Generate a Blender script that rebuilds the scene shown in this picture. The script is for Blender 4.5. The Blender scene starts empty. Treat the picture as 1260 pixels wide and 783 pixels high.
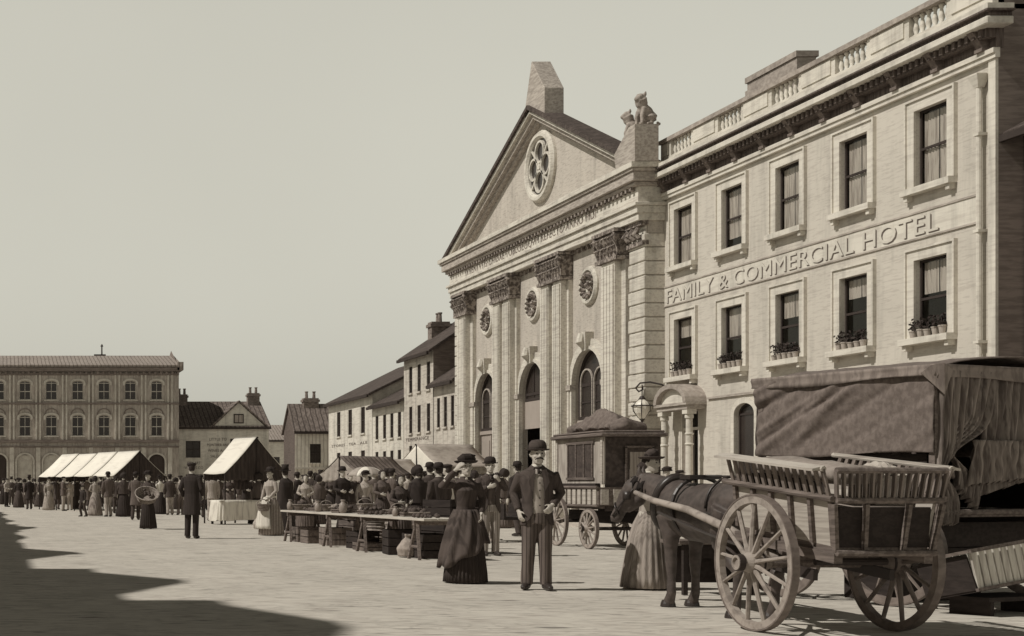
import bpy, bmesh, math, random
from mathutils import Vector, Matrix, Quaternion, noise
random.seed(7)
PI = math.pi
R = math.radians
scene = bpy.context.scene
COL = scene.collection
F = 1650.0; HOR = 598.0; EYE = 1.25          # camera constants in photograph pixels / metres

def ground_at(X, Y):
    y = F * EYE / (Y - HOR)
    return Vector((X * y / F, y, 0))

# ------------------------------------------------------------------ materials
def tone(v, warm=1.0):
    """sepia grey of albedo v"""
    k = 1 - min(1, v / 0.6)
    r, g, b = 1.0, 0.945 - 0.18 * k, 0.835 - 0.16 * k
    return (v * r, v * g, v * b, 1)

MATS = {}
def mat(name, v, v2=None, axes='yz', stroke=(1.0, 9.0), amt=0.45, thr=0.5, soft=0.12, mott=0.12, rough=0.9,
        bump=0.0, brick=None, vert=False, spec=0.25, lines=None, grime=0.0):
    """Painted / stone / cloth surface: base tone v, short irregular strokes of tone v2 (grain, courses, folds), low-frequency mottling.
    stroke = frequency along the two chosen axes; brick=(w,h,mortar tone); lines=(axis index, freq, width, tone)"""
    if name in MATS: return MATS[name]
    m = bpy.data.materials.new(name); m.use_nodes = True
    nt = m.node_tree; N = nt.nodes; L = nt.links
    bs = N['Principled BSDF']; bs.inputs['Roughness'].default_value = rough
    bs.inputs['Specular IOR Level'].default_value = spec
    tc = N.new('ShaderNodeTexCoord'); sep = N.new('ShaderNodeSeparateXYZ'); L.new(tc.outputs['Object'], sep.inputs[0])
    comb = N.new('ShaderNodeCombineXYZ')
    ax = {'x': 0, 'y': 1, 'z': 2}
    if axes == 'rz':                      # radial + height: use x+y
        ad = N.new('ShaderNodeMath'); ad.operation = 'ADD'; L.new(sep.outputs[0], ad.inputs[0]); L.new(sep.outputs[1], ad.inputs[1])
        L.new(ad.outputs[0], comb.inputs[0]); L.new(sep.outputs[2], comb.inputs[1])
    else:
        L.new(sep.outputs[ax[axes[0]]], comb.inputs[0]); L.new(sep.outputs[ax[axes[1]]], comb.inputs[1])
        rest = [a for a in 'xyz' if a not in axes][0]
        sc = N.new('ShaderNodeMath'); sc.operation = 'MULTIPLY'; sc.inputs[1].default_value = 0.7
        L.new(sep.outputs[ax[rest]], sc.inputs[0]); L.new(sc.outputs[0], comb.inputs[2])
    mp = N.new('ShaderNodeMapping'); mp.inputs['Scale'].default_value = (stroke[0], stroke[1], max(stroke))
    L.new(comb.outputs[0], mp.inputs[0])
    nz = N.new('ShaderNodeTexNoise'); nz.inputs['Scale'].default_value = 1.0; nz.inputs['Detail'].default_value = 3.0
    nz.inputs['Roughness'].default_value = 0.6
    L.new(mp.outputs[0], nz.inputs['Vector'])
    mr = N.new('ShaderNodeMapRange'); mr.inputs['From Min'].default_value = thr - soft; mr.inputs['From Max'].default_value = thr + soft
    mr.inputs['To Min'].default_value = 0.0; mr.inputs['To Max'].default_value = amt
    L.new(nz.outputs['Fac'], mr.inputs['Value'])
    n2 = N.new('ShaderNodeTexNoise'); n2.inputs['Scale'].default_value = 0.8; n2.inputs['Detail'].default_value = 5.0
    L.new(tc.outputs['Object'], n2.inputs['Vector'])
    m2 = N.new('ShaderNodeMapRange'); m2.inputs['From Min'].default_value = 0.3; m2.inputs['From Max'].default_value = 0.7
    m2.inputs['To Min'].default_value = 1 - mott; m2.inputs['To Max'].default_value = 1 + mott
    L.new(n2.outputs['Fac'], m2.inputs['Value'])
    if v2 is None: v2 = v * 0.5
    mx = N.new('ShaderNodeMix'); mx.data_type = 'RGBA'
    mx.inputs[6].default_value = tone(v); mx.inputs[7].default_value = tone(v2)
    L.new(mr.outputs[0], mx.inputs[0])
    col = mx.outputs[2]
    if brick:
        bt = N.new('ShaderNodeTexBrick'); bt.inputs['Scale'].default_value = 1.0
        bt.inputs['Brick Width'].default_value = brick[0]; bt.inputs['Row Height'].default_value = brick[1]
        bt.inputs['Mortar Size'].default_value = brick[3] if len(brick) > 3 else 0.012; bt.inputs['Mortar Smooth'].default_value = 0.3
        bt.inputs['Color1'].default_value = (1, 1, 1, 1); bt.inputs['Color2'].default_value = (0.86, 0.86, 0.86, 1)
        q = brick[2]; bt.inputs['Mortar'].default_value = (q, q, q, 1)
        L.new(comb.outputs[0], bt.inputs['Vector'])
        mb_ = N.new('ShaderNodeMix'); mb_.data_type = 'RGBA'; mb_.blend_type = 'MULTIPLY'; mb_.inputs[0].default_value = 1
        L.new(col, mb_.inputs[6]); L.new(bt.outputs['Color'], mb_.inputs[7]); col = mb_.outputs[2]
    if lines:
        s2 = N.new('ShaderNodeSeparateXYZ'); L.new(comb.outputs[0], s2.inputs[0])
        mu = N.new('ShaderNodeMath'); mu.operation = 'MULTIPLY'; mu.inputs[1].default_value = lines[1]
        L.new(s2.outputs[lines[0]], mu.inputs[0])
        wob = N.new('ShaderNodeMath'); wob.operation = 'MULTIPLY_ADD'; wob.inputs[1].default_value = 0.6
        L.new(n2.outputs['Fac'], wob.inputs[0]); L.new(mu.outputs[0], wob.inputs[2])
        fr = N.new('ShaderNodeMath'); fr.operation = 'FRACT'; L.new(wob.outputs[0], fr.inputs[0])
        lt = N.new('ShaderNodeMath'); lt.operation = 'LESS_THAN'; lt.inputs[1].default_value = lines[2]; L.new(fr.outputs[0], lt.inputs[0])
        ml = N.new('ShaderNodeMix'); ml.data_type = 'RGBA'; ml.inputs[7].default_value = tone(lines[3])
        am = N.new('ShaderNodeMath'); am.operation = 'MULTIPLY'; am.inputs[1].default_value = 0.8; L.new(lt.outputs[0], am.inputs[0])
        L.new(am.outputs[0], ml.inputs[0]); L.new(col, ml.inputs[6]); col = ml.outputs[2]
    mm = N.new('ShaderNodeMix'); mm.data_type = 'RGBA'; mm.blend_type = 'MULTIPLY'; mm.inputs[0].default_value = 1
    L.new(col, mm.inputs[6]); L.new(m2.outputs[0], mm.inputs[7])
    L.new(mm.outputs[2], bs.inputs['Base Color'])
    if grime:      # rain streaks and soot patches
        gp = N.new('ShaderNodeMapping'); gp.inputs['Scale'].default_value = (2.6, .33, 2.6); L.new(comb.outputs[0], gp.inputs[0])
        gn = N.new('ShaderNodeTexNoise'); gn.inputs['Scale'].default_value = 1.0; gn.inputs['Detail'].default_value = 6.0; gn.inputs['Roughness'].default_value = .65; L.new(gp.outputs[0], gn.inputs['Vector'])
        gr_ = N.new('ShaderNodeMapRange'); gr_.inputs['From Min'].default_value = .48; gr_.inputs['From Max'].default_value = .72; gr_.inputs['To Min'].default_value = 1.0; gr_.inputs['To Max'].default_value = 1 - grime
        L.new(gn.outputs['Fac'], gr_.inputs['Value'])
        g2 = N.new('ShaderNodeMix'); g2.data_type = 'RGBA'; g2.blend_type = 'MULTIPLY'; g2.inputs[0].default_value = 1; L.new(mm.outputs[2], g2.inputs[6]); L.new(gr_.outputs[0], g2.inputs[7]); L.new(g2.outputs[2], bs.inputs['Base Color'])
    if bump:
        bp = N.new('ShaderNodeBump'); bp.inputs['Strength'].default_value = bump; bp.inputs['Distance'].default_value = 0.02
        L.new(nz.outputs['Fac'], bp.inputs['Height']); L.new(bp.outputs[0], bs.inputs['Normal'])
    MATS[name] = m
    return m

def glass_mat():
    if 'glass' in MATS: return MATS['glass']
    m = bpy.data.materials.new('window_glass'); m.use_nodes = True
    N = m.node_tree.nodes; L = m.node_tree.links; N.clear()
    out = N.new('ShaderNodeOutputMaterial'); mx = N.new('ShaderNodeMixShader')
    tr = N.new('ShaderNodeBsdfTransparent'); tr.inputs[0].default_value = (0.9, 0.9, 0.89, 1)
    gl = N.new('ShaderNodeBsdfGlossy'); gl.inputs['Roughness'].default_value = 0.08; gl.inputs[0].default_value = (0.8, 0.78, 0.72, 1)
    fr = N.new('ShaderNodeFresnel'); ge = N.new('ShaderNodeNewGeometry'); io = N.new('ShaderNodeMapRange')
    io.inputs['To Min'].default_value = 1.4; io.inputs['To Max'].default_value = 1/1.4; L.new(ge.outputs['Backfacing'], io.inputs['Value']); L.new(io.outputs[0], fr.inputs[0])
    L.new(fr.outputs[0], mx.inputs[0]); L.new(tr.outputs[0], mx.inputs[1]); L.new(gl.outputs[0], mx.inputs[2]); L.new(mx.outputs[0], out.inputs[0])
    MATS['glass'] = m
    return m

# ------------------------------------------------------------------ object helpers
def tag(o, label=None, cat=None, group=None, kind=None):
    if label: o['label'] = label
    if cat: o['category'] = cat
    if group: o['group'] = group
    if kind: o['kind'] = kind
    return o

def empty(name, loc, label=None, cat=None, group=None, rz=0.0, kind=None):
    o = bpy.data.objects.new(name, None); COL.objects.link(o)
    o.location = loc; o.rotation_euler = (0, 0, rz); o.empty_display_size = 0.2
    return tag(o, label, cat, group, kind)

def root_of(o):
    while o.parent: o = o.parent
    return o

def copy_tree(o, parent=None):
    c = o.copy(); COL.objects.link(c); c.parent = parent
    for ch in list(o.children): copy_tree(ch, c)
    return c

class Frame:
    """wall frame: u along the wall, w outward, z up"""
    def __init__(s, origin, u, w):
        s.o = Vector(origin); s.u = Vector(u).normalized(); s.w = Vector(w).normalized()
    def mat(s):
        return Matrix(((s.u.x, s.w.x, 0, s.o.x), (s.u.y, s.w.y, 0, s.o.y), (s.u.z, s.w.z, 1, s.o.z), (0, 0, 0, 1)))
    def p(s, u, w, z): return s.mat() @ Vector((u, w, z))

class MB:
    def __init__(s, M=None):
        s.v = []; s.f = []; s.M = M.mat() if isinstance(M, Frame) else M
    def add(s, vs, fs):
        b = len(s.v)
        for q in vs:
            q = Vector(q)
            s.v.append(s.M @ q if s.M is not None else q)
        for f in fs: s.f.append(tuple(b + i for i in f))
        return s
    def box(s, x0, x1, y0, y1, z0, z1):
        s.add([(x0,y0,z0),(x1,y0,z0),(x1,y1,z0),(x0,y1,z0),(x0,y0,z1),(x1,y0,z1),(x1,y1,z1),(x0,y1,z1)],
              [(0,3,2,1),(4,5,6,7),(0,1,5,4),(1,2,6,5),(2,3,7,6),(3,0,4,7)]); return s
    def hexa(s, p):
        s.add(p, [(0,3,2,1),(4,5,6,7),(0,1,5,4),(1,2,6,5),(2,3,7,6),(3,0,4,7)]); return s
    def prism(s, poly, d):
        """poly: list of points, d: offset vector"""
        n = len(poly); d = Vector(d)
        a = [Vector(p) for p in poly]; b = [p + d for p in a]
        s.add(a + b, [tuple(range(n))[::-1], tuple(range(n, 2*n))] + [(i, (i+1) % n, n + (i+1) % n, n + i) for i in range(n)]); return s
    def bar(s, a, b, t, h=None, up=(0,0,1)):
        """square bar from a to b, thickness t, height h"""
        a = Vector(a); b = Vector(b); h = h or t
        d = (b - a).normalized(); up = Vector(up)
        if abs(d.dot(up)) > 0.97: up = Vector((0, 1, 0)) if abs(d.y) < .9 else Vector((1, 0, 0))
        sx = d.cross(up).normalized() * t / 2; sz = sx.cross(d).normalized() * h / 2
        s.add([a-sx-sz, a+sx-sz, a+sx+sz, a-sx+sz, b-sx-sz, b+sx-sz, b+sx+sz, b-sx+sz],
              [(0,3,2,1),(4,5,6,7),(0,1,5,4),(1,2,6,5),(2,3,7,6),(3,0,4,7)]); return s
    def tube(s, pts, rads, n=10, flat=1.0, ref=None, caps=True):
        pts = [Vector(p) for p in pts]
        if not isinstance(rads, (list, tuple)): rads = [rads] * len(pts)
        rings = []; prev = None
        for i, p in enumerate(pts):
            t = (pts[min(i+1, len(pts)-1)] - pts[max(i-1, 0)]).normalized()
            if prev is None:
                rr = Vector(ref) if ref else (Vector((1,0,0)) if abs(t.x) < .8 else Vector((0,1,0)))
                a = (rr - t * rr.dot(t)).normalized()
            else:
                a = (prev - t * prev.dot(t)).normalized()
            prev = a; b = t.cross(a)
            r = rads[i]
            rings.append([p + a * (r * math.cos(2*PI*k/n)) + b * (r * flat * math.sin(2*PI*k/n)) for k in range(n)])
        return s.rings(rings, caps)
    def rings(s, rings, caps=True, closed=True):
        n = len(rings[0]); vs = [q for r in rings for q in r]; fs = []
        for i in range(len(rings)-1):
            for k in range(n if closed else n-1):
                fs.append((i*n+k, i*n+(k+1) % n, (i+1)*n+(k+1) % n, (i+1)*n+k))
        if caps and closed:
            fs.append(tuple(range(n))[::-1]); fs.append(tuple((len(rings)-1)*n + k for k in range(n)))
        s.add(vs, fs); return s
    def loft(s, rows, n=20, power=2.0):
        """rows: (z, cx, cy, rx, ry)"""
        rg = []
        for z, cx, cy, rx, ry in rows:
            ring = []
            for k in range(n):
                a = 2*PI*k/n; c = math.cos(a); q = math.sin(a)
                e = 2/power
                ring.append((cx + rx*math.copysign(abs(c)**e, c), cy + ry*math.copysign(abs(q)**e, q), z))
            rg.append(ring)
        return s.rings(rg)
    def lathe(s, prof, c=(0,0,0), n=24, axis='z'):
        rg = []
        for r, h in prof:
            ring = []
            for k in range(n):
                a = 2*PI*k/n; x = r*math.cos(a); y = r*math.sin(a)
                p = (x, y, h) if axis == 'z' else ((h, x, y) if axis == 'x' else (x, h, y))
                ring.append(Vector(c) + Vector(p))
            rg.append(ring)
        return s.rings(rg, caps=(tuple(prof[0]) != tuple(prof[-1])))
    def sheet(s, grid, thick=0.0):
        """grid of points rows x cols -> surface"""
        nr = len(grid); nc = len(grid[0])
        s.add([q for r in grid for q in r], [(i*nc+k, i*nc+k+1, (i+1)*nc+k+1, (i+1)*nc+k) for i in range(nr-1) for k in range(nc-1)])
        return s
    def mesh(s, name):
        me = bpy.data.meshes.new(name); me.from_pydata([tuple(v) for v in s.v], [], s.f); me.update()
        return me
    def build(s, name, m, parent=None, smooth=False, bevel=0.0, solid=0.0, recalc=True, local=False, sub=0, weld=False):
        me = s.mesh(name)
        bm = bmesh.new(); bm.from_mesh(me)
        if weld: bmesh.ops.remove_doubles(bm, verts=bm.verts, dist=1e-4)
        if recalc: bmesh.ops.recalc_face_normals(bm, faces=bm.faces)
        if bevel: bmesh.ops.bevel(bm, geom=bm.edges[:], offset=bevel, segments=1, affect='EDGES', clamp_overlap=True)
        bm.to_mesh(me); bm.free()
        if parent is not None and not local:
            me.transform(root_of(parent).matrix_basis.inverted())
        if smooth:
            for p in me.polygons: p.use_smooth = True
        o = bpy.data.objects.new(name, me); COL.objects.link(o)
        if parent is not None: o.parent = parent
        if m: me.materials.append(m)
        if solid:
            md = o.modifiers.new('solid', 'SOLIDIFY'); md.thickness = solid; md.offset = 0
        if sub:
            md = o.modifiers.new('sub', 'SUBSURF'); md.levels = sub; md.render_levels = sub
        return o

def remeshed(mb, name, voxel, smooth_iter=0, fold=0.0, fold_z=3.0, fold_xy=16.0):
    """voxel-remesh overlapping closed shapes into one continuous surface"""
    me = mb.mesh(name)
    bm = bmesh.new(); bm.from_mesh(me); bmesh.ops.recalc_face_normals(bm, faces=bm.faces); bm.to_mesh(me); bm.free()
    o = bpy.data.objects.new(name + '_tmp', me); COL.objects.link(o)
    md = o.modifiers.new('r', 'REMESH'); md.mode = 'VOXEL'; md.voxel_size = voxel
    if smooth_iter:
        ms = o.modifiers.new('s', 'SMOOTH'); ms.iterations = smooth_iter; ms.factor = 0.5
    dg = bpy.context.evaluated_depsgraph_get()
    out = bpy.data.meshes.new_from_object(o.evaluated_get(dg))
    bpy.data.objects.remove(o); bpy.data.meshes.remove(me)
    if fold:
        nn = [v.normal.copy() for v in out.vertices]
        for v, q in zip(out.vertices, nn):
            p = v.co
            a = noise.noise(Vector((p.x*fold_xy, p.y*fold_xy, p.z*fold_z)))
            v.co = p + q * fold * a
    for p in out.polygons: p.use_smooth = True
    out.name = name
    return out

def link_mesh(name, me, m, parent):
    o = bpy.data.objects.new(name, me); COL.objects.link(o); o.parent = parent
    if m and not me.materials: me.materials.append(m)
    return o

def lettering(text, name, m, parent, origin, xdir, zdir=(0,0,1), width=None, height=0.4, extrude=0.015, offset=0.0, push=0.0, bold=0.0):
    cu = bpy.data.curves.new(name, 'FONT'); cu.body = text; cu.size = 1.0; cu.extrude = 0; cu.offset = offset; cu.space_character = 1.05
    cu.resolution_u = 3
    o = bpy.data.objects.new(name + '_tmp', cu); COL.objects.link(o)
    dg = bpy.context.evaluated_depsgraph_get()
    me = bpy.data.meshes.new_from_object(o.evaluated_get(dg))
    bpy.data.objects.remove(o); bpy.data.curves.remove(cu)
    xs = [v.co.x for v in me.vertices]; ys = [v.co.y for v in me.vertices]
    x0, x1, y0, y1 = min(xs), max(xs), min(ys), max(ys)
    X = Vector(xdir).normalized(); Z = Vector(zdir); W = X.cross(Z)
    sx = (width / (x1 - x0)) if width else height / (y1 - y0); sy = height / (y1 - y0)
    O = Vector(origin)
    inv = root_of(parent).matrix_basis.inverted()
    bm = bmesh.new(); bm.from_mesh(me)
    if extrude:
        r = bmesh.ops.extrude_face_region(bm, geom=bm.faces[:])
        for e in r['geom']:
            if isinstance(e, bmesh.types.BMVert): e.co.z += 1
    for v in bm.verts:
        v.co = inv @ (O + X * ((v.co.x - x0) * sx) + Z * ((v.co.y - y0) * sy) + W * (push + v.co.z * extrude))
    bmesh.ops.recalc_face_normals(bm, faces=bm.faces)
    bm.to_mesh(me); bm.free()
    ob = bpy.data.objects.new(name, me); COL.objects.link(ob); ob.parent = parent
    me.materials.clear(); me.materials.append(m)
    return ob

# ------------------------------------------------------------------ wall with openings
def arc_pts(u0, u1, zs, zt, n=12):
    """arch from (u0,zs) over (mid,zt) to (u1,zs)"""
    c = (u0+u1)/2; r = (u1-u0)/2; k = (zt-zs)
    return [(c - r*math.cos(PI*i/n), zs + k*math.sin(PI*i/n)) for i in range(n+1)]

def wall(mb, u0, u1, z0, z1, ops, depth=0.25, w=0.0):
    """ops: (a,b,c,d,arch_rise)"""
    us = sorted({u0, u1} | {o[0] for o in ops} | {o[1] for o in ops}); zs = sorted({z0, z1} | {o[2] for o in ops} | {o[3] for o in ops})
    us = [u for u in us if u0 <= u <= u1]; zs = [z for z in zs if z0 <= z <= z1]
    for i in range(len(us)-1):
        for j in range(len(zs)-1):
            cu = (us[i]+us[i+1])/2; cz = (zs[j]+zs[j+1])/2
            if any(o[0] < cu < o[1] and o[2] < cz < o[3] for o in ops): continue
            mb.add([(us[i],w,zs[j]),(us[i+1],w,zs[j]),(us[i+1],w,zs[j+1]),(us[i],w,zs[j+1])], [(0,1,2,3)])
    for a, b, c, d, rise in ops:
        if rise > 0:
            pts = arc_pts(a, b, d-rise, d)
            h = len(pts)//2
            for k in range(h):
                p, q = pts[k], pts[k+1]; mb.add([(a,w,d),(p[0],w,p[1]),(q[0],w,q[1])], [(0,1,2)])
            for k in range(h, len(pts)-1):
                p, q = pts[k], pts[k+1]; mb.add([(b,w,d),(p[0],w,p[1]),(q[0],w,q[1])], [(0,1,2)])
        else: pts = [(a,d),(b,d)]
        out = [(a,c)] + pts + [(b,c)]
        for k in range(len(out)):
            p, q = out[k], out[(k+1) % len(out)]
            if (Vector(p)-Vector(q)).length < 1e-6: continue
            mb.add([(p[0],w,p[1]),(q[0],w,q[1]),(q[0],w-depth,q[1]),(p[0],w-depth,p[1])], [(0,1,2,3)])

def window(parent, Fr, a, b, c, d, rise=0.0, depth=0.25, mframe=None, bars=(1, 1), curtain=None, sill=None, msill=None, t=0.05, glass=True, blind=None, mcurt=None, pane_mat=None):
    """sash window in an opening of the wall: window(frame) > pane, curtain, sill"""
    wz = -depth + 0.06
    mb = MB(Fr)
    top = d - rise
    mb.box(a, a+t, wz-0.04, wz, c, top); mb.box(b-t, b, wz-0.04, wz, c, top); mb.box(a+t, b-t, wz-0.04, wz, c, c+t)
    if rise:
        po = arc_pts(a, b, top, d); pi = arc_pts(a+t, b-t, top, d-t)
        for k in range(len(po)-1):
            mb.hexa([(po[k][0],wz-.04,po[k][1]),(po[k+1][0],wz-.04,po[k+1][1]),(pi[k+1][0],wz-.04,pi[k+1][1]),(pi[k][0],wz-.04,pi[k][1]),
                     (po[k][0],wz,po[k][1]),(po[k+1][0],wz,po[k+1][1]),(pi[k+1][0],wz,pi[k+1][1]),(pi[k][0],wz,pi[k][1])])
        mb.box(a+t, b-t, wz-.036, wz-.004, top-t/2, top+t/2)
    else: mb.box(a+t, b-t, wz-0.04, wz, d-t, d)
    nv, nh = bars
    for i in range(1, nv+1):
        u = a + (b-a)*i/(nv+1); mb.box(u-.018, u+.018, wz-.035, wz-.005, c+t, (d-t if not rise else d-t*1.2))
    for i in range(1, nh+1):
        z = c + (top-c)*i/(nh+1); mb.box(a+t, b-t, wz-.03, wz-.002, z-.028, z+.028)
    wn = mb.build('window', mframe, parent)
    if pane_mat: wz -= .0
    if glass:
        g = MB(Fr)
        if rise:
            pts = [(a+.01,c)] + arc_pts(a+.01, b-.01, top, d-.01) + [(b-.01,c)]
            g.add([(p[0], wz-.03, p[1]) for p in pts], [tuple(range(len(pts)))])
        else: g.add([(a,wz-.03,c),(b,wz-.03,c),(b,wz-.03,d),(a,wz-.03,d)], [(0,1,2,3)])
        g.build('pane', pane_mat or glass_mat(), wn)
    if curtain:
        lo, hi = curtain
        for (p, q) in ((a+.04, a+(b-a)*.49), (b-(b-a)*.49, b-.04)):
            g = MB(Fr); n = 14
            rows = []
            for z in (lo, hi):
                rows.append([(p+(q-p)*k/n, wz-.075+.018*math.sin(k*2.1), z) for k in range(n+1)])
            g.sheet(rows).build('curtain', mcurt, wn, smooth=True)
    if blind:
        g = MB(Fr); g.box(a+.05, b-.05, wz-.06, wz-.05, blind[0], blind[1]); g.build('blind', mcurt, wn)
    if sill:
        ov, hh, pr = sill
        g = MB(Fr); g.box(a-ov, b+ov, -0.02, pr, c-hh, c)
        if hh > 0.08:
            g.box(a-ov+.05, a-ov+.17, 0.0, pr*.7, c-hh-.12, c-hh); g.box(b+ov-.17, b+ov-.05, 0.0, pr*.7, c-hh-.12, c-hh)
        g.build('sill', msill, wn)
    return wn

def surround(mb, a, b, c, d, t, w=0.05, bottom=False):
    mb.box(a-t, a, 0, w, c, d+t); mb.box(b, b+t, 0, w, c, d+t); mb.box(a, b, 0, w, d, d+t)
def arch_ring(mb, a, b, z0, zs, d, t, w=0.08, n=14):
    """raised surround with an arched head; a,b opening; zs spring; d crown"""
    mb.box(a-t, a, 0, w, z0, zs); mb.box(b, b+t, 0, w, z0, zs)
    pi = arc_pts(a, b, zs, d, n); po = arc_pts(a-t, b+t, zs, d+t, n)
    for k in range(n):
        mb.hexa([(pi[k][0],0,pi[k][1]),(pi[k+1][0],0,pi[k+1][1]),(po[k+1][0],0,po[k+1][1]),(po[k][0],0,po[k][1]),
                 (pi[k][0],w,pi[k][1]),(pi[k+1][0],w,pi[k+1][1]),(po[k+1][0],w,po[k+1][1]),(po[k][0],w,po[k][1])])
SUN_EL = 48.0; SUN_AZ = 5.0
def ground_mat():
    """trodden cobbles: rows of small stones, dark joints, ruts and scattered dung and straw"""
    m = mat('cobbled_earth', .57, .27, 'xy', (2.6, 19.0), .60, .56, .05, .08, rough=.95, bump=.3)
    nt = m.node_tree; N = nt.nodes; L = nt.links; bs = N['Principled BSDF']
    tc = N.new('ShaderNodeTexCoord'); mp = N.new('ShaderNodeMapping'); mp.inputs['Scale'].default_value = (4.2, 6.5, 1); L.new(tc.outputs['Object'], mp.inputs[0])
    vo = N.new('ShaderNodeTexVoronoi'); vo.feature = 'DISTANCE_TO_EDGE'; vo.inputs['Scale'].default_value = 1.0; L.new(mp.outputs[0], vo.inputs['Vector'])
    mr = N.new('ShaderNodeMapRange'); mr.inputs['From Min'].default_value = .02; mr.inputs['From Max'].default_value = .11; mr.inputs['To Min'].default_value = .82; mr.inputs['To Max'].default_value = 1.0
    L.new(vo.outputs['Distance'], mr.inputs['Value'])
    nz = N.new('ShaderNodeTexNoise'); nz.inputs['Scale'].default_value = .9; nz.inputs['Detail'].default_value = 4; L.new(tc.outputs['Object'], nz.inputs['Vector'])
    k = N.new('ShaderNodeMapRange'); k.inputs['From Min'].default_value = .38; k.inputs['From Max'].default_value = .62; L.new(nz.outputs['Fac'], k.inputs['Value'])
    one = N.new('ShaderNodeMix'); one.data_type = 'FLOAT'; one.inputs[2].default_value = 1.0; L.new(k.outputs[0], one.inputs[0]); L.new(mr.outputs[0], one.inputs[3])
    # sparse dark dashes: dung, straw, scuffs
    m2 = N.new('ShaderNodeMapping'); m2.inputs['Scale'].default_value = (1.1, 4.5, 1); L.new(tc.outputs['Object'], m2.inputs[0])
    n3 = N.new('ShaderNodeTexNoise'); n3.inputs['Scale'].default_value = 1.6; n3.inputs['Detail'].default_value = 4; L.new(m2.outputs[0], n3.inputs['Vector'])
    r3 = N.new('ShaderNodeMapRange'); r3.inputs['From Min'].default_value = .63; r3.inputs['From Max'].default_value = .68; r3.inputs['To Min'].default_value = 1.0; r3.inputs['To Max'].default_value = .45; L.new(n3.outputs['Fac'], r3.inputs['Value'])
    mu = N.new('ShaderNodeMath'); mu.operation = 'MULTIPLY'; L.new(one.outputs[0], mu.inputs[0]); L.new(r3.outputs[0], mu.inputs[1])
    old = bs.inputs['Base Color'].links[0].from_socket
    mx = N.new('ShaderNodeMix'); mx.data_type = 'RGBA'; mx.blend_type = 'MULTIPLY'; mx.inputs[0].default_value = 1; L.new(old, mx.inputs[6]); L.new(mu.outputs[0], mx.inputs[7]); L.new(mx.outputs[2], bs.inputs['Base Color'])
    bp = N.new('ShaderNodeBump'); bp.inputs['Strength'].default_value = .5; bp.inputs['Distance'].default_value = .02; L.new(mu.outputs[0], bp.inputs['Height']); L.new(bp.outputs[0], bs.inputs['Normal'])
    return m
# ------------------------------------------------------------------ the palette
M = {}
M['ground'] = ground_mat()
M['gutter'] = mat('gutter_stone', .50, .34, 'xy', (20, 3), .6, .5, .1)
M['pave'] = mat('flagstones', .44, .24, 'xy', (5, 5), .3, .55, .1, brick=(.9, .6, .5))
M['stucco'] = mat('hotel_stucco', .56, .28, 'yz', (3.2, 26.0), .3, .57, .06, .05, grime=.22)
M['stucco_trim'] = mat('hotel_trim', .66, .40, 'yz', (1.5, 12), .4, .55, .1, .05, grime=.32)
M['frieze_dark'] = mat('cornice_shade_frieze', .16, .05, 'yz', (28, 2.0), .7, .5, .1, .1)  # shadow under the hotel cornice, put into the colour
M['church_wall'] = mat('church_ashlar', .50, .22, 'yz', (4.5, 24.0), .38, .57, .06, .05, grime=.25)
M['church_trim'] = mat('church_stone_trim', .64, .32, 'yz', (1.2, 16), .45, .55, .08, .05, grime=.35)
M['quoin'] = mat('church_quoins', .60, .32, 'yz', (2, 18), .45, .56, .08, .05, grime=.35)
M['carved'] = mat('carved_stone', .36, .07, 'yz', (14, 8), .85, .48, .08, .1, bump=.4)
M['oldstone'] = mat('sooty_stone', .40, .17, 'xz', (6, 9), .5, .5, .12, .15)
M['raking'] = mat('raking_stone', .46, .16, 'yz', (3, 16), .5, .5, .1, .08)
M['slate'] = mat('slate_roof', .115, .05, 'yz', (10, 3.0), .7, .5, .1, .15, brick=(.3, .22, .5))
M['slate_x'] = mat('slate_roof_front', .22, .09, 'xz', (7, 1.2), .7, .5, .1, .15, lines=(0, 3.0, .22, .05))
M['tile_far'] = mat('pantile_roof_far', .36, .2, 'xz', (7, 2), .5, .5, .1, .1, lines=(0, 3.5, .2, .10))
M['house_lit'] = mat('pale_render', .60, .34, 'yz', (1.5, 9), .4, .57, .08, .07, grime=.35)
M['house_lit2'] = mat('worn_render', .53, .28, 'yz', (1.5, 9), .45, .55, .08, .09, grime=.4)
M['house_front'] = mat('grey_render', .66, .42, 'xz', (3, 8), .4, .56, .08, .08, grime=.35)
M['house_board'] = mat('boarded_front', .70, .42, 'xz', (3, 3), .3, .56, .08, .06, lines=(0, 4.0, .22, .34))
M['arcade_wall'] = mat('sooty_brick', .46, .24, 'xz', (10, 1.6), .55, .52, .08, .08, grime=.3)
M['arcade_trim'] = mat('arcade_trim', .58, .34, 'xz', (3, 3), .4, .52, .1, .08)
M['side_wall'] = mat('shaded_side_masonry', .24, .10, 'xz', (2, 14), .5, .5, .1, .1)  # end and side walls: shade put into the colour; also arcade bands
M['chimney'] = mat('chimney_brick', .26, .09, 'xz', (5, 12), .6, .5, .1, .15)
M['darkhouse'] = mat('dark_brick_house', .13, .06, 'yz', (3, 12), .5, .5, .1, .1)
M['sash_dark'] = mat('dark_sash_paint', .05, .03, 'yz', (3, 3), .4, .5, .1)
M['sash_light'] = mat('pale_sash_paint', .46, .3, 'yz', (3, 3), .3, .5, .1)
M['curtain'] = mat('net_curtain', .46, .16, 'yz', (26, 1.2), .6, .52, .06, .08)
M['curtain_x'] = mat('net_curtain_far', .40, .2, 'xz', (26, 1.2), .6, .52, .06, .08)
M['blackpane'] = mat('dark_old_glass', .035, .02, 'yz', (3, 3), .4, .5, .1, rough=.25, spec=.5)
M['letter_face'] = mat('letter_face', .60, .42, 'yz', (3, 3), .2, .5, .1)
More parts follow.
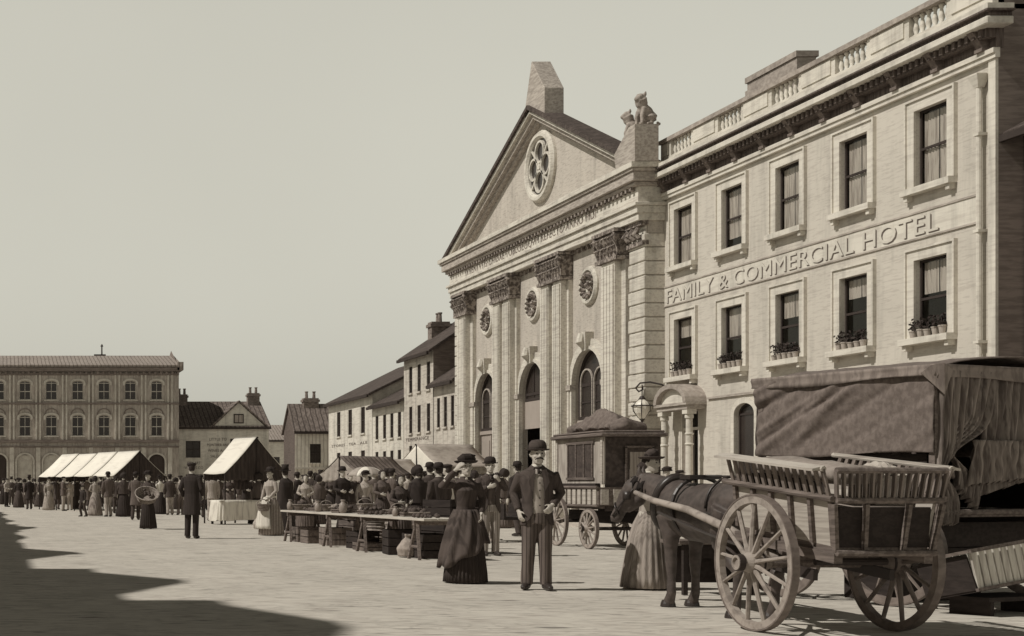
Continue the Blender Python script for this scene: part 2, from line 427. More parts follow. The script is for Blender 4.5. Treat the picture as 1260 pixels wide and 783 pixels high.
M['letter_edge'] = mat('letter_edge', .15, .08, 'yz', (3, 3), .2, .5, .1)
M['letter_dim'] = mat('worn_paint_letters', .14, .07, 'yz', (3, 3), .3, .5, .1)
M['letter_mid'] = mat('faded_letters', .26, .18, 'yz', (3, 3), .3, .5, .1)
M['door_light'] = mat('painted_door', .36, .3, 'yz', (8, 1), .4, .55, .1)
M['door_dark'] = mat('dark_oak_door', .07, .035, 'yz', (12, 1), .5, .5, .1)
M['iron'] = mat('black_iron', .045, .03, 'yz', (3, 3), .3, .5, .1, rough=.55)
M['lampglass'] = mat('lamp_glass', .75, .6, 'yz', (3, 3), .3, .5, .1, rough=.2, spec=.6)
M['terracotta'] = mat('terracotta', .42, .25, 'rz', (3, 3), .3, .5, .1)
M['leaf'] = mat('pot_leaves', .055, .03, 'rz', (8, 8), .5, .5, .1)
# cart, cloth, goods
M['wood_pale'] = mat('bleached_wood', .50, .22, 'yz', (1.0, 26), .5, .54, .08, .1, bump=.2)
M['wood_mid'] = mat('weathered_wood', .20, .07, 'yz', (2.0, 30), .65, .5, .1, .1, bump=.2)
M['wood_v'] = mat('weathered_slats', .24, .08, 'xz', (22, 2), .6, .52, .08, .12, bump=.2)
M['wood_dark'] = mat('tarred_wood', .045, .022, 'yz', (2.0, 24), .6, .5, .1, .1)
M['wheel'] = mat('wheel_wood', .36, .12, 'yz', (9, 9), .5, .55, .08, .1, bump=.2)
M['wheel_dim'] = mat('wheel_wood_darker', .22, .10, 'yz', (9, 9), .5, .52, .08, .1)  # darker copy of the wheel wood, for one cart wheel and the wagon
M['tyre'] = mat('iron_tyre', .20, .08, 'yz', (12, 12), .5, .5, .1, rough=.5)
M['tarp'] = mat('tilt_canvas', .20, .09, 'yz', (22, 14), .5, .5, .1, .08, bump=.25)
M['tarp_hem'] = mat('tilt_hem', .26, .10, 'yz', (18, 4), .55, .5, .1, .15, bump=.3)
M['curtain_cloth'] = mat('wagon_curtain', .30, .09, 'xz', (22, 1.5), .75, .5, .08, .15, bump=.3)
M['canvas_white'] = mat('white_awning', .80, .45, 'yz', (1.5, 7), .25, .6, .06, .06)
M['canvas_grey'] = mat('grey_awning', .42, .22, 'yz', (3, 7), .45, .54, .08, .1)
M['canvas_dark'] = mat('dark_awning', .22, .07, 'yz', (9, 2), .6, .5, .1, .1, lines=(0, 4, .3, .07))
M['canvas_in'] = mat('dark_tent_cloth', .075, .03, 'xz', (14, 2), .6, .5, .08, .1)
M['cloth_white'] = mat('white_tablecloth', .72, .3, 'rz', (12, 1.2), .5, .56, .06, .06)
M['plank'] = mat('trestle_plank', .55, .28, 'xy', (12, 1), .4, .54, .1, .08)
M['straw'] = mat('woven_straw', .36, .12, 'rz', (16, 22), .6, .5, .08, .1, bump=.4)
M['sack'] = mat('sackcloth', .34, .17, 'xy', (16, 16), .4, .5, .1, .15, bump=.3)
M['sack_pale'] = mat('pale_sheet', .48, .25, 'xy', (4, 16), .4, .55, .1, .12, bump=.3)
M['crock'] = mat('glazed_crock', .32, .2, 'rz', (3, 3), .3, .5, .1, rough=.4)
M['coach_light'] = mat('coach_sunlit_panel', .46, .20, 'yz', (12, 2), .5, .54, .08, .1)  # sunlit side of the coach, lightness put into the colour
M['coach_dark'] = mat('coach_dark_shaded_panel', .09, .03, 'xz', (12, 12), .6, .5, .1, .1)  # shade of the coach end put into the colour; also its dark window
M['veg'] = mat('piled_greens', .12, .06, 'rz', (12, 12), .6, .5, .1, .2, bump=.5)
# people
M['skin'] = mat('skin', .52, .42, 'xz', (9, 9), .3, .55, .1, .04, rough=.6)
M['eye'] = mat('eye', .03, .02, 'xz', (9, 9), .3, .5, .1, rough=.3)
M['hair'] = mat('hair', .06, .03, 'xz', (40, 9), .5, .5, .1)
def cloth(name, v, v2, fx=26, fz=1.6, amt=.5): return mat(name, v, v2, 'rz', (fx, fz), amt, .52, .07, .08, bump=.15)
M['cl_black'] = cloth('black_wool', .045, .025)
M['cl_dark'] = cloth('dark_wool', .085, .035)
M['cl_mid'] = cloth('grey_tweed', .15, .06)
M['cl_brown'] = cloth('brown_serge', .13, .05)
M['cl_light'] = cloth('pale_linen', .42, .18)
M['cl_white'] = cloth('white_cotton', .66, .34, amt=.35)
M['cl_stripe'] = mat('striped_trousering', .17, .07, 'xz', (30, 1), .4, .5, .08, .08, lines=(0, 24, .35, .06))
M['cl_stripe_pale'] = mat('pale_striped_trousering', .42, .2, 'xz', (30, 1), .4, .5, .08, .08, lines=(0, 26, .35, .16))
M['cl_check'] = mat('checked_skirting', .38, .2, 'rz', (20, 20), .4, .5, .08, .08, lines=(0, 10, .4, .17))
M['cl_waist'] = cloth('pale_waistcoat', .42, .26)
M['cl_over'] = cloth('rusty_overskirt', .10, .03, 14, 2.5, .6)
M['cl_pleat'] = cloth('pleated_black_skirt', .055, .03, 34, .8)
M['cl_pleat2'] = cloth('ribbed_grey_skirt', .36, .08, 30, .8)
M['leather'] = mat('black_leather', .04, .02, 'xz', (9, 9), .3, .5, .1, rough=.4, spec=.5)
M['horse'] = mat('bay_coat', .105, .035, 'yz', (12, 12), .55, .5, .12, .25, rough=.6, spec=.4)
M['mane'] = mat('black_mane', .018, .01, 'yz', (30, 8), .5, .5, .1)
M['wood_slat'] = mat('pale_slats', .62, .25, 'xz', (22, 2), .5, .54, .08, .1, bump=.2)
M['bracket'] = mat('cornice_shade_brackets', .20, .08, 'yz', (12, 12), .5, .5, .1, .1)  # brackets darkened to match the painted shade under the cornice
# ------------------------------------------------------------------ ground
def structure(name, mb, m, **k):
    o = mb.build(name, m, None, **k); o['kind'] = 'structure'; return o
g = MB(); n = 60
xs = [-300] + [-40 + i*2.0 for i in range(46)] + [300]; ys = [-120] + [-10 + i*2.5 for i in range(60)] + [700]
g.sheet([[(x, y, 0.018*noise.noise(Vector((x*.3, y*.3, 0))) if (-38 < x < 50 and -8 < y < 135) else 0) for x in xs] for y in ys])
structure('ground', g, M['ground'], smooth=True)
g = MB(); g.box(17.6, 19.86, 15, 95, -.1, .12); structure('pavement', g, M['pave'])
g = MB(); g.box(17.42, 17.598, 15, 95, -.1, .14); structure('kerb', g, M['gutter'])

# ------------------------------------------------------------------ church with pediment
CY = 49.9
FC = Frame((19.9, CY, 0), (0, 1, 0), (-1, 0, 0))
church = empty('church', (24, CY, 0), 'classical stone front with steep pediment, quatrefoil window and tall pilasters', 'church')
HW = 8.7; HF = 8.32      # half widths towards the hotel and away from it
ops = [(c-1.18, c+1.18, 0.0, 5.88, 1.18) for c in (-4.7, 0, 4.7)]
w = MB(FC); wall(w, -HW, HF, 0, 9.5, ops, .2)
w.add([(-HW,0,0),(-HW,-16,0),(-HW,-16,10.9),(-HW,0,10.9)], [(0,1,2,3)]); w.add([(HF,0,0),(HF,-16,0),(HF,-16,10.9),(HF,0,10.9)], [(0,1,2,3)])
w.add([(-HW,-16,0),(HF,-16,0),(HF,-16,10.9),(-HW,-16,10.9)], [(0,1,2,3)])
w.add([(-HW,0,9.5),(HF,0,9.5),(HF,0,10.9),(-HW,0,10.9)], [(0,1,2,3)])
w.build('wall', M['church_wall'], church)
r = MB(FC); r.box(-HW, HF, -16, -.002, 10.9, 11.0); r.build('roof', M['slate'], church)
# pilasters: inner ones paired shafts on a backing strip
def pilaster(c, wd, two):
    p = MB(FC); p.box(c-wd/2, c+wd/2, 0, .16, 0, 8.42)
    sh = wd*.33
    cs = (c-wd*.27, c+wd*.27) if two else (c,)
    for q in cs:
        s_ = sh if two else wd*.62
        p.box(q-s_/2, q+s_/2, .16, .38, .55, 8.42)
        for k_ in range(4): p.box(q-s_/2+.02+k_*(s_-.04)/4+.02, q-s_/2+.02+(k_+1)*(s_-.04)/4-.02, .38, .43, .75, 8.3)
        p.box(q-s_/2-.07, q+s_/2+.07, .16, .5, 0, .55)
    o = p.build('pilaster', M['church_trim'], church, bevel=.008)
    cp = MB(FC); cp.box(c-wd/2-.03, c+wd/2+.03, .0, .47, 8.42, 8.54); cp.box(c-wd/2-.08, c+wd/2+.08, 0, .56, 9.28, 9.398)
    cp.hexa([(c-wd/2,0,8.56),(c+wd/2,0,8.56),(c+wd/2,.42,8.56),(c-wd/2,.42,8.56),(c-wd/2-.04,0,9.26),(c+wd/2+.04,0,9.26),(c+wd/2+.04,.47,9.26),(c-wd/2-.04,.47,9.26)])
    nl = int(wd/.24)
    for row, (z0, z1) in enumerate(((8.58, 8.86), (8.88, 9.16))):
        for i in range(nl + row):
            u = c - wd/2 + (i+.5*(1-row)+.0)*wd/nl
            b = .38 + .06*row
            cp.tube([FCl(u, b, z0), FCl(u, b+.05, (z0+z1)/2), FCl(u, b+.13, z1), FCl(u, b+.2, z1-.05)], [.05, .08, .06, .03], n=6)
    for u in (c-wd/2-.06, c+wd/2+.06):
        cp.lathe([(0,-.05),(.13,-.05),(.13,.05),(0,.05)], (u+(.1 if u < c else -.1), .5, 9.14), n=10, axis='y')
    cp.build('capital', M['carved'], o)
def FCl(u, w_, z): return (u, w_, z)
pilaster(-2.35, 1.95, True); pilaster(2.35, 1.95, True); pilaster(-6.85, 1.45, False); pilaster(6.85, 1.45, False)
# quoined corners
for s_ in (-1, 1):
    q = MB(FC); z = 0.0; k = 0
    HS = HW if s_ < 0 else HF
    while z < 8.6:
        a = (1.0 if k % 2 == 0 else .92) * (1 if s_ < 0 else .72)
        lo, hi = s_*HS, s_*(HS-a)
        q.box(min(lo, hi)-(.06 if s_ < 0 else 0), max(lo, hi)+(.06 if s_ > 0 else 0), -.6 if k % 2 else -.9, .14, z, z+.40); z += .43; k += 1
    q.box(min(s_*HS, s_*(HS-.68)), max(s_*HS, s_*(HS-.68)), 0, .08, 0, 9.39)
    o = q.build('quoin', M['quoin'], church, bevel=.02)
    c = MB(FC); lo, hi = sorted((s_*(HS+.08), s_*(HS-(1.0 if s_ < 0 else .74)))); c.box(lo, hi, 0, .2, 8.66, 8.8); c.box(lo, hi, 0, .24, 9.26, 9.395)
    for i in range(3 if s_ < 0 else 2): c.tube([(lo+.2+i*.33,.2,8.86),(lo+.3+i*.33,.3,9.02),(lo+.2+i*.33,.24,9.2)], [.07,.12,.06], n=6)
    c.build('corner_capital', M['carved'], church)
# arched surrounds, imposts, keystones and what fills the openings
for i, c in enumerate((-4.7, 0, 4.7)):
    a = MB(FC); arch_ring(a, c-1.18, c+1.18, 0.0, 4.7, 5.88, .34, .10)
    arch_ring(a, c-1.165, c+1.165, 0.02, 4.69, 5.86, .12, .15)
    o = a.build('arch_surround', M['church_trim'], church)
    kx = MB(FC); kx.hexa([(c-.17,0,5.8),(c+.17,0,5.8),(c+.17,.24,5.8),(c-.17,.24,5.8),(c-.27,0,6.42),(c+.27,0,6.42),(c+.27,.3,6.42),(c-.27,.3,6.42)])
    kx.tube([(c,.2,5.9),(c,.36,6.1),(c,.3,6.38)], [.09,.15,.11], n=8); kx.build('keystone', M['church_trim'], o)
    im = MB(FC); im.box(c-1.72, c-1.16, 0, .2, 4.56, 4.74); im.box(c+1.16, c+1.72, 0, .2, 4.56, 4.74); im.build('impost', M['raking'], o)
    if i != 1:
        wn = window(church, FC, c-1.18, c+1.18, 3.5, 5.88, 1.18, .17, M['sash_dark'], (0, 1), pane_mat=M['blackpane'], t=.12)
        m2 = MB(FC)   # twin lights under the arch
        for q in (c-.5, c+.5):
            arch_ring(m2, q-.36, q+.36, 3.62, 4.75, 5.1, .07, -.31)
        m2.M = (FC.mat() @ Matrix.Translation((0, -.30, 0)))
        m2 = MB(FC.mat() @ Matrix.Translation((0, -.13, 0)))
        for q in (c-.52, c+.52): arch_ring(m2, q-.42, q+.42, 3.62, 4.8, 5.2, .05, .05)
        m2.build('tracery', M['raking'], wn)
        d = MB(FC); d.box(c-1.14, c+1.14, -.19, -.12, .14, 3.46); d.box(c-1.17, c+1.17, -.19, -.06, 3.36, 3.50)
        for q in (-.58, .58): d.box(c+q-.4, c+q+.4, -.12, -.09, .5, 1.6); d.box(c+q-.4, c+q+.4, -.12, -.09, 1.9, 3.1)
        d.box(c-.03, c+.03, -.12, -.08, .2, 3.3)
        d.build('door', M['door_light'], church)
    else:
        wn = window(church, FC, c-1.18, c+1.18, 4.45, 5.88, 1.18, .17, M['sash_dark'], (2, 0), pane_mat=M['blackpane'], t=.1)
        d = MB(FC); d.box(c-1.17, c+1.17, -.19, -.1, 3.4, 4.43); d.build('door_panel', M['door_light'], church)
        d = MB(FC); d.box(c-1.17, c-.12, -.3, -.2, .14, 3.4); d.box(c+.1, c+.18, -1.3, -.4, .14, 3.4)
        for z in (.5, 1.9): d.box(c-1.0, c-.3, -.34, -.31, z, z+1.2)
        d.build('door', M['door_dark'], church)
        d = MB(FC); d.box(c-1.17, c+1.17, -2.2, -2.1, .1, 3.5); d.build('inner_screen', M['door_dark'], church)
# wreathed roundels
for c in (-4.7, 0, 4.7):
    q = MB(FC); q.lathe([(0,0),(.66,0),(.66,.06),(.60,.13),(.52,.13),(.48,.05),(0,.05)], (c,0,8.0), n=28, axis='y')
    o = q.build('roundel', M['church_trim'], church)
    q = MB(FC)
    for k in range(13):
        a = 2*PI*k/13; q.tube([(c+.3*math.cos(a),.05,8.0+.3*math.sin(a)),(c+.38*math.cos(a+.25),.16,8.0+.38*math.sin(a+.25)),(c+.42*math.cos(a+.45),.07,8.0+.42*math.sin(a+.45))], [.05,.085,.03], n=6)
    q.tube([(c-.08,.05,7.85),(c,.14,8.0),(c+.05,.05,8.15)], [.05,.11,.04], n=6)
    q.build('wreath', M['carved'], o)
# entablature
e = MB(FC); U = HW; V = HF
e.box(-U-.1, V+.1, -.5, .34, 9.4, 9.62); e.box(-U-.14, V+.14, -.5, .40, 9.62, 9.84); e.box(-U-.2, V+.2, -.5, .48, 9.84, 9.94)
e.build('architrave', M['church_trim'], church, bevel=.012)
e = MB(FC); e.box(-U-.1, V+.1, -.5, .34, 9.942, 10.44); e.build('frieze', M['church_trim'], church)
e = MB(FC); e.box(-U-.22, V+.22, -.5, .5, 10.442, 10.56); e.box(-U-.36, V+.36, -.6, .62, 10.562, 10.84); e.box(-U-.44, V+.44, -.6, .68, 10.842, 10.94)
e.build('cornice', M['raking'], church, bevel=.015)
e = MB(FC); e.box(-U-.52, V+.52, -.6, .74, 10.942, 11.10); e.build('cornice_fillet', M['church_trim'], church)
dn = MB(FC)
for i in range(60):
    u = -U + .15 + i*(U+V-.3)/59; dn.box(u-.06, u+.06, .34, .48, 10.33, 10.44)
for i in range(44):
    u = -U + .15 + i*(U+V-.3)/43; dn.box(u-.11, u+.11, .0, .1, 9.25, 9.4)
dn.build('dentil_moulding', M['carved'], church)
lettering('IVVENTVTIS CHIDAE TOBLOLOQVM REFECTO ANNO MDI', 'inscription', M['letter_mid'], church, FC.p(6.4, .345, 10.02), (0,-1,0), width=12.3, height=.30, extrude=.006)
# pediment
apz = 15.2; bz = 11.1; AU = -.75
t = MB(FC); t.add([(-HW-.1,.02,bz),(HF+.1,.02,bz),(AU,.02,apz-.45)], [(0,1,2)])
t.add([(-HW-.1,-.3,bz),(HF+.1,-.3,bz),(AU,-.3,apz-.45)], [(0,1,2)])
t.build('tympanum', M['church_wall'], church)
for s_ in (-1, 1):
    bu = abs((HF if s_ > 0 else -HW) - AU) + .56; dirv = Vector((-s_*bu, 0, apz-bz)); L_ = dirv.length; du = dirv.normalized(); nn = Vector((s_*(apz-bz), 0, bu)).normalized()
    base = Vector((s_*bu, 0, bz))
    def band(lo, hi, w0, w1, name, m, trim0=0.0):
        b = MB(FC.mat() @ Matrix.Translation((AU, 0, 0)))
        p0 = base - nn*hi; p1 = base - nn*lo     # measured inward from the outer edge
        def top_u(p): # run until u=0
            k = -p.x/du.x; return p + du*k
        q0, q1 = top_u(p0), top_u(p1)
        # clip lower end at bz
        def low(p):
            k = (bz - p.z)/du.z; return p + du*k
        p0, p1 = low(p0), (low(p1) if lo > 0 else p1)
        b.hexa([(p0.x,w0,p0.z),(q0.x,w0,q0.z),(q1.x,w0,q1.z),(p1.x,w0,p1.z),(p0.x,w1,p0.z),(q0.x,w1,q0.z),(q1.x,w1,q1.z),(p1.x,w1,p1.z)])
        return b.build(name, m, church)
    band(0.0, .14, -.15, .60, 'raking_cornice', M['slate'])
    band(.141, .27, -.1, .50, 'raking_cornice', M['church_trim'])
    band(.271, .45, -.3, .36, 'raking_cornice', M['raking'])
    band(.451, .58, -.3, .2, 'raking_cornice', M['raking'])
# oculus
oc = MB(FC); cz = 12.95
oc.lathe([(1.02,0),(1.3,0.0),(1.3,.1),(1.22,.2),(1.1,.2),(1.02,.12),(1.02,0)], (AU,.02,cz), n=40, axis='y')
oo = oc.build('oculus', M['church_trim'], church)
oc = MB(FC.mat() @ Matrix.Translation((AU,0,0))); oc.lathe([(0,0),(1.03,0),(1.03,.03),(0,.03)], (0,.03,cz), n=40, axis='y'); oc.build('pane', M['blackpane'], oo)
oc = MB(FC.mat() @ Matrix.Translation((AU,0,0)))
for k in range(4):
    a = PI/2*k + PI/2
    oc.lathe([(.34,0),(.42,0),(.42,.09),(.34,.09),(.34,0)], (.54*math.cos(a), .06, cz+.54*math.sin(a)), n=24, axis='y')
for k in range(4):
    a = PI/2*k + PI/4; oc.bar((.42*math.cos(a),.1,cz+.42*math.sin(a)), (1.04*math.cos(a),.1,cz+1.04*math.sin(a)), .07, .07, up=(0,1,0))
oc.lathe([(.0,0),(.11,0),(.11,.1),(0,.1)], (0,.06,cz), n=12, axis='y')
oc.build('tracery', M['church_trim'], oo)
# apex block and near pedestal
a = MB(FC); a.prism([(-2.1,.5,14.35),(-.75,.5,14.95),(-.35,.5,14.8),(-.35,.5,15.2),(-.95,.5,16.75),(-2.1,.5,15.45)], (0,-.7,0)); a.build('acroterion', M['raking'], church, bevel=.02)
a = MB(FC); a.prism([(-8.0,.66,11.102),(-9.26,.66,11.102),(-9.26,.66,12.22),(-8.85,.66,12.22),(-7.9,.66,11.62)], (0,-.72,0)); a.build('pedestal', M['raking'], church)

# stone lions on the pedestal
def lion(loc, rz, label, s=1.0):
    root = empty('stone_lion', loc, label, 'statue', 'stone lions on the church corner pedestal', rz)
    b = MB()
    b.tube([(0,.22,.12),(0,.16,.26),(0,.02,.46),(0,-.08,.62)], [.19,.22,.18,.13], n=12)       # seated trunk
    b.tube([(0,-.06,.6),(0,-.12,.76)], [.16,.17], n=12)                                        # mane
    b.tube([(0,-.05,.82),(0,-.16,.80),(0,-.27,.76),(0,-.31,.74)], [.12,.13,.08,.05], n=10)     # head + muzzle
    for q in (-1, 1):
        b.tube([(q*.09,-.08,.5),(q*.1,-.16,.28),(q*.1,-.17,.05),(q*.1,-.26,.03)], [.08,.055,.05,.05], n=8)
        b.tube([(q*.14,.2,.26),(q*.2,.02,.2),(q*.17,.1,.06),(q*.18,-.08,.04)], [.12,.11,.06,.05], n=8)
        b.tube([(q*.09,-.06,.88),(q*.11,-.05,.98)], [.05,.02], n=6)
    b.tube([(0,.34,.06),(.18,.4,.05),(.3,.2,.05)], [.04,.035,.05], n=6)
    me = remeshed(b, 'lion_body', .022, 1, .02, 9, 9)
    o = link_mesh('body', me, M['oldstone'], root); root.scale = (s, s, s); return root
lion(FC.p(-8.98, .25, 12.215), R(-70), 'weathered stone lion with pricked ears sitting on the church corner pedestal', 1.06)
lion(FC.p(-8.42, .36, 11.93), R(-110), 'smaller stone lion looking away beside the prick-eared lion on the pedestal', .98)

# ------------------------------------------------------------------ hotel
FH = Frame((20.4, 0, 0), (0, 1, 0), (-1, 0, 0))
hotel = empty('hotel', (24, 34, 0), 'three storey stuccoed hotel with raised letters, balustrade and bracketed cornice', 'hotel')
WY = [29.35, 32.0, 34.68, 37.32, 39.98]      # window axes, near to far
A, B = 27.4, 41.19
ops = []
for y in WY:
    ops.append((y-.52, y+.52, 7.86, 9.58, 0)); ops.append((y-.52, y+.52, 4.52, 6.26, 0))
gro = [(28.8, 29.9), (31.45, 32.55), (34.13, 35.23), (36.2, 37.2)]
for a_, b_ in gro: ops.append((a_, b_, .7, 3.52, .3))
ops.append((39.15, 40.2, 0, 3.45, 0))
w = MB(FH); wall(w, A, B, 0, 10.2, ops, .16)
D_ = -11
w.add([(B,0,0),(B,D_,0),(B,D_,11.2),(B,0,11.2)], [(0,1,2,3)]); w.add([(A,D_,0),(B,D_,0),(B,D_,11.2),(A,D_,11.2)], [(0,1,2,3)])
w.add([(A,0,10.2),(B,0,10.2),(B,0,11.2),(A,0,11.2)], [(0,1,2,3)])
w.build('wall', M['stucco'], hotel)
w = MB(FH); w.add([(A,0,0),(A,D_,0),(A,D_,11.2),(A,0,11.2)], [(0,1,2,3)]); w.build('end_wall', M['side_wall'], hotel)
r = MB(FH); r.box(A, B, D_, -.002, 11.0, 11.1); r.build('roof', M['slate'], hotel)
def pots(parent, Fr, a, b, z, cnt, seed):
    rnd = random.Random(seed)
    for i in range(cnt):
        u = a + (b-a)*(i+.5)/cnt + rnd.uniform(-.02, .02)
        h = rnd.uniform(.15, .2)
        c = Fr.p(u, .1, z)
        t_ = empty('flower_pot', c)
        p = MB(); p.lathe([(0,0),(.055,0),(.075,h*.85),(.085,h*.85),(.085,h),(.065,h),(.06,h*.8),(0,h*.8)], n=12)
        p.build('pot', M['terracotta'], t_, local=True)
        q = MB()
        for k in range(22):
            an = rnd.uniform(0, 2*PI); rr = rnd.uniform(.02, .13); zz = h + rnd.uniform(.0, .26)
            cc = Vector((rr*math.cos(an), rr*math.sin(an), zz)); d = Vector((rnd.uniform(-1,1), rnd.uniform(-1,1), rnd.uniform(-.3,1))).normalized()*rnd.uniform(.035,.06)
            sd = d.cross(Vector((rnd.uniform(-1,1), rnd.uniform(-1,1), .3))).normalized()*.026
            q.add([cc-d, cc+sd, cc+d, cc-sd], [(0,1,2,3)])
        for k in range(4):
            an = rnd.uniform(0, 2*PI); q.tube([(0,0,h*.8),(.05*math.cos(an),.05*math.sin(an),h+.2)], .006, n=4)
        q.build('leaves', M['leaf'], t_, local=True, recalc=False)
        yield t_
ordn = ['first', 'second', 'third', 'fourth', 'fifth', 'sixth']
for k, y in enumerate(WY):
    wi = window(hotel, FH, y-.52, y+.52, 7.86, 9.58, 0, .15, M['sash_dark'], (0, 1), (7.93+(.25 if k == 3 else 0), 9.5), (.26, .14, .2), M['stucco_trim'], mcurt=M['curtain'])
    wi = window(hotel, FH, y-.52, y+.52, 4.52, 6.26, 0, .15, M['sash_dark'], (0, 1), ((5.5, 5.75, 5.62, 5.35, 5.7)[k], 6.2), (.26, .14, .24), M['stucco_trim'], mcurt=M['curtain'])
    for c, d in ((7.86, 9.58), (4.52, 6.26)):
        s_ = MB(FH); surround(s_, y-.52, y+.52, c, d, .22, .05); surround(s_, y-.74, y+.74, c, d+.22, .05, .09)
        s_.build('surround', M['stucco_trim'], hotel)
    wname = ['window closest to the downpipe', 'second window from the downpipe', 'middle first floor window', 'window above the arched opening', 'window above the door hood'][k]
    for t_ in pots(hotel, FH, y-.58, y+.58, 4.522, 5, 40+k):
        tag(t_, 'clay pot of leafy flowers on the sill of the hotel %s' % wname, 'flower pot', 'flower pots on the hotel sills, %s' % wname)
for a_, b_ in gro:
    window(hotel, FH, a_, b_, .7, 3.52, .3, .15, M['sash_dark'], (0, 1), None, (.1, .1, .1), M['stucco_trim'], pane_mat=M['blackpane'])
    s_ = MB(FH); arch_ring(s_, a_, b_, .7, 3.22, 3.52, .16, .05); s_.build('surround', M['stucco_trim'], hotel)
# sign band and letters
s_ = MB(FH); s_.box(A+.55, B-.02, 0, .035, 6.72, 6.76); s_.box(A+.55, B-.02, 0, .035, 7.30, 7.34); s_.box(A+.85, 38.6, 0, .06, 3.74, 3.80)
s_.build('string_course', M['raking'], hotel)
s_ = MB(FH); s_.box(A+.55, B-.02, 0, .012, 6.762, 7.298); s_.build('sign_band', M['stucco_trim'], hotel)
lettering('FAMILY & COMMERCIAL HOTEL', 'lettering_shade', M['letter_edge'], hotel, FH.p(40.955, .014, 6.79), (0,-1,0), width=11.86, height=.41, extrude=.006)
lettering('FAMILY & COMMERCIAL HOTEL', 'lettering', M['letter_face'], hotel, FH.p(40.98, .022, 6.815), (0,-1,0), width=11.86, height=.41, extrude=.010, offset=.0)
# entablature
e = MB(FH); e.box(A-.05, B, 0, .10, 10.0, 10.1); e.box(A-.05, B, 0, .14, 10.1, 10.2); e.build('architrave', M['stucco_trim'], hotel)
e = MB(FH); e.box(A-.02, B, -.1, .04, 10.202, 10.6); e.box(A-.02, B, .04, .26, 10.42, 10.6); e.build('frieze', M['frieze_dark'], hotel)  # dark bed-moulding step deepens the painted cornice shade
k = 0; y = A + .3
while y < B:
    e = MB(FH)
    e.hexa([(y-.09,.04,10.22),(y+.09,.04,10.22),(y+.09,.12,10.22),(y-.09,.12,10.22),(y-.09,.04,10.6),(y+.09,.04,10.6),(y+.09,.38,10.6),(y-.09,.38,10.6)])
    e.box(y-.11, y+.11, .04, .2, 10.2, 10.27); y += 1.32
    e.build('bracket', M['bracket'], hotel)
e = MB(FH); y = A + .1
while y < B: e.box(y-.04, y+.04, .26, .32, 10.45, 10.6); y += .19
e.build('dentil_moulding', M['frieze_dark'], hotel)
e = MB(FH); e.box(A-.3, B, -.1, .46, 10.602, 10.76); e.build('cornice', M['stucco_trim'], hotel, bevel=.02)
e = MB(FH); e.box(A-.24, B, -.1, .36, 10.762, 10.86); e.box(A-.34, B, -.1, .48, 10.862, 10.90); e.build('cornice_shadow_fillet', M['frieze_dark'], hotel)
e = MB(FH); e.box(A-.3, B, -.1, .44, 10.902, 11.02); e.build('cornice_cap', M['stucco_trim'], hotel)
# parapet with baluster groups
e = MB(FH); e.box(A, B, -.12, .12, 11.022, 11.24); e.build('parapet_base', M['stucco_trim'], hotel)
e = MB(FH); e.box(A-.06, B, -.16, .18, 11.70, 11.82); e.build('parapet_rail', M['oldstone'], hotel)
grp = [(y-.6, y+.6) for y in WY]
prev = A
for a_, b_ in grp + [(B, B)]:
    e = MB(FH)
    e.box(prev, a_, -.1, .1, 11.242, 11.698)
    if a_ - prev > .6: e.box(prev+.15, a_-.15, .1, .13, 11.3, 11.64)
    prev = b_
    e.build('parapet_panel', M['stucco_trim'], hotel)
for a_, b_ in grp:
    for i in range(6):
        u = a_ + (i+.5)*(b_-a_)/6
        q = MB(FH); q.lathe([(.06,11.242),(.06,11.28),(.035,11.30),(.065,11.40),(.05,11.48),(.03,11.58),(.05,11.64),(.06,11.66),(.06,11.70)], (u,0,0), n=10)
        q.build('baluster', M['stucco_trim'], hotel, smooth=True)
# chimney stack on the roof
c = MB(FH); c.box(38.45, 41.0, -3.0, -2.45, 11.0, 13.55); c.box(38.4, 41.05, -3.05, -2.4, 13.55, 13.72); o = c.build('chimney', M['oldstone'], hotel)
c = MB(FH); c.box(41.06, 41.6, -2.9, -2.5, 11.0, 13.1); c.lathe([(.12,13.1),(.14,13.4),(.1,13.4)], (41.3,-2.7,0), n=10); c.build('chimney', M['oldstone'], hotel)
# downpipe
p = MB(FH); p.tube([(27.78,.12,.1),(27.78,.12,9.7)], .055, n=10); p.box(27.68,27.88,.02,.24,9.7,9.78); p.hexa([(27.72,.04,9.5),(27.84,.04,9.5),(27.84,.18,9.5),(27.72,.18,9.5),(27.64,.0,9.75),(27.92,.0,9.75),(27.92,.26,9.75),(27.64,.26,9.75)])
for z in (2, 4.2, 6.5, 8.5): p.box(27.70,27.86,.0,.19,z,z+.06)
p.build('downpipe', M['stucco_trim'], hotel)
p = MB(FH); p.box(A, A+.2, 0, .06, 0, 10.0); p.build('corner_strip', M['stucco_trim'], hotel)
# portico
p = MB(FH)
for u in (38.95, 40.4):
    q = MB(FH); q.box(u-.13,u+.13,.25,.51,0,.3); q.lathe([(.115,.3),(.105,.5),(.09,3.2),(.12,3.22),(.12,3.3),(.10,3.34)], (u,.38,0), n=18)
    q.lathe([(.10,2.72),(.125,2.76),(.10,2.8)], (u,.38,0), n=18); q.lathe([(.10,2.42),(.125,2.46),(.10,2.5)], (u,.38,0), n=18)
    q.box(u-.14,u+.14,.24,.52,3.34,3.48); q.build('column', M['stucco_trim'], hotel, smooth=False)
h = MB(FH); h.box(38.76, 40.56, 0, .54, 3.48, 3.6); h.box(38.7, 40.62, 0, .6, 3.6, 3.68)
h.build('hood_beam', M['raking'], hotel)
h = MB(FH); n_ = 12
po = arc_pts(38.7, 40.62, 3.68, 4.26, n_); pi_ = arc_pts(38.86, 40.46, 3.68, 4.12, n_)
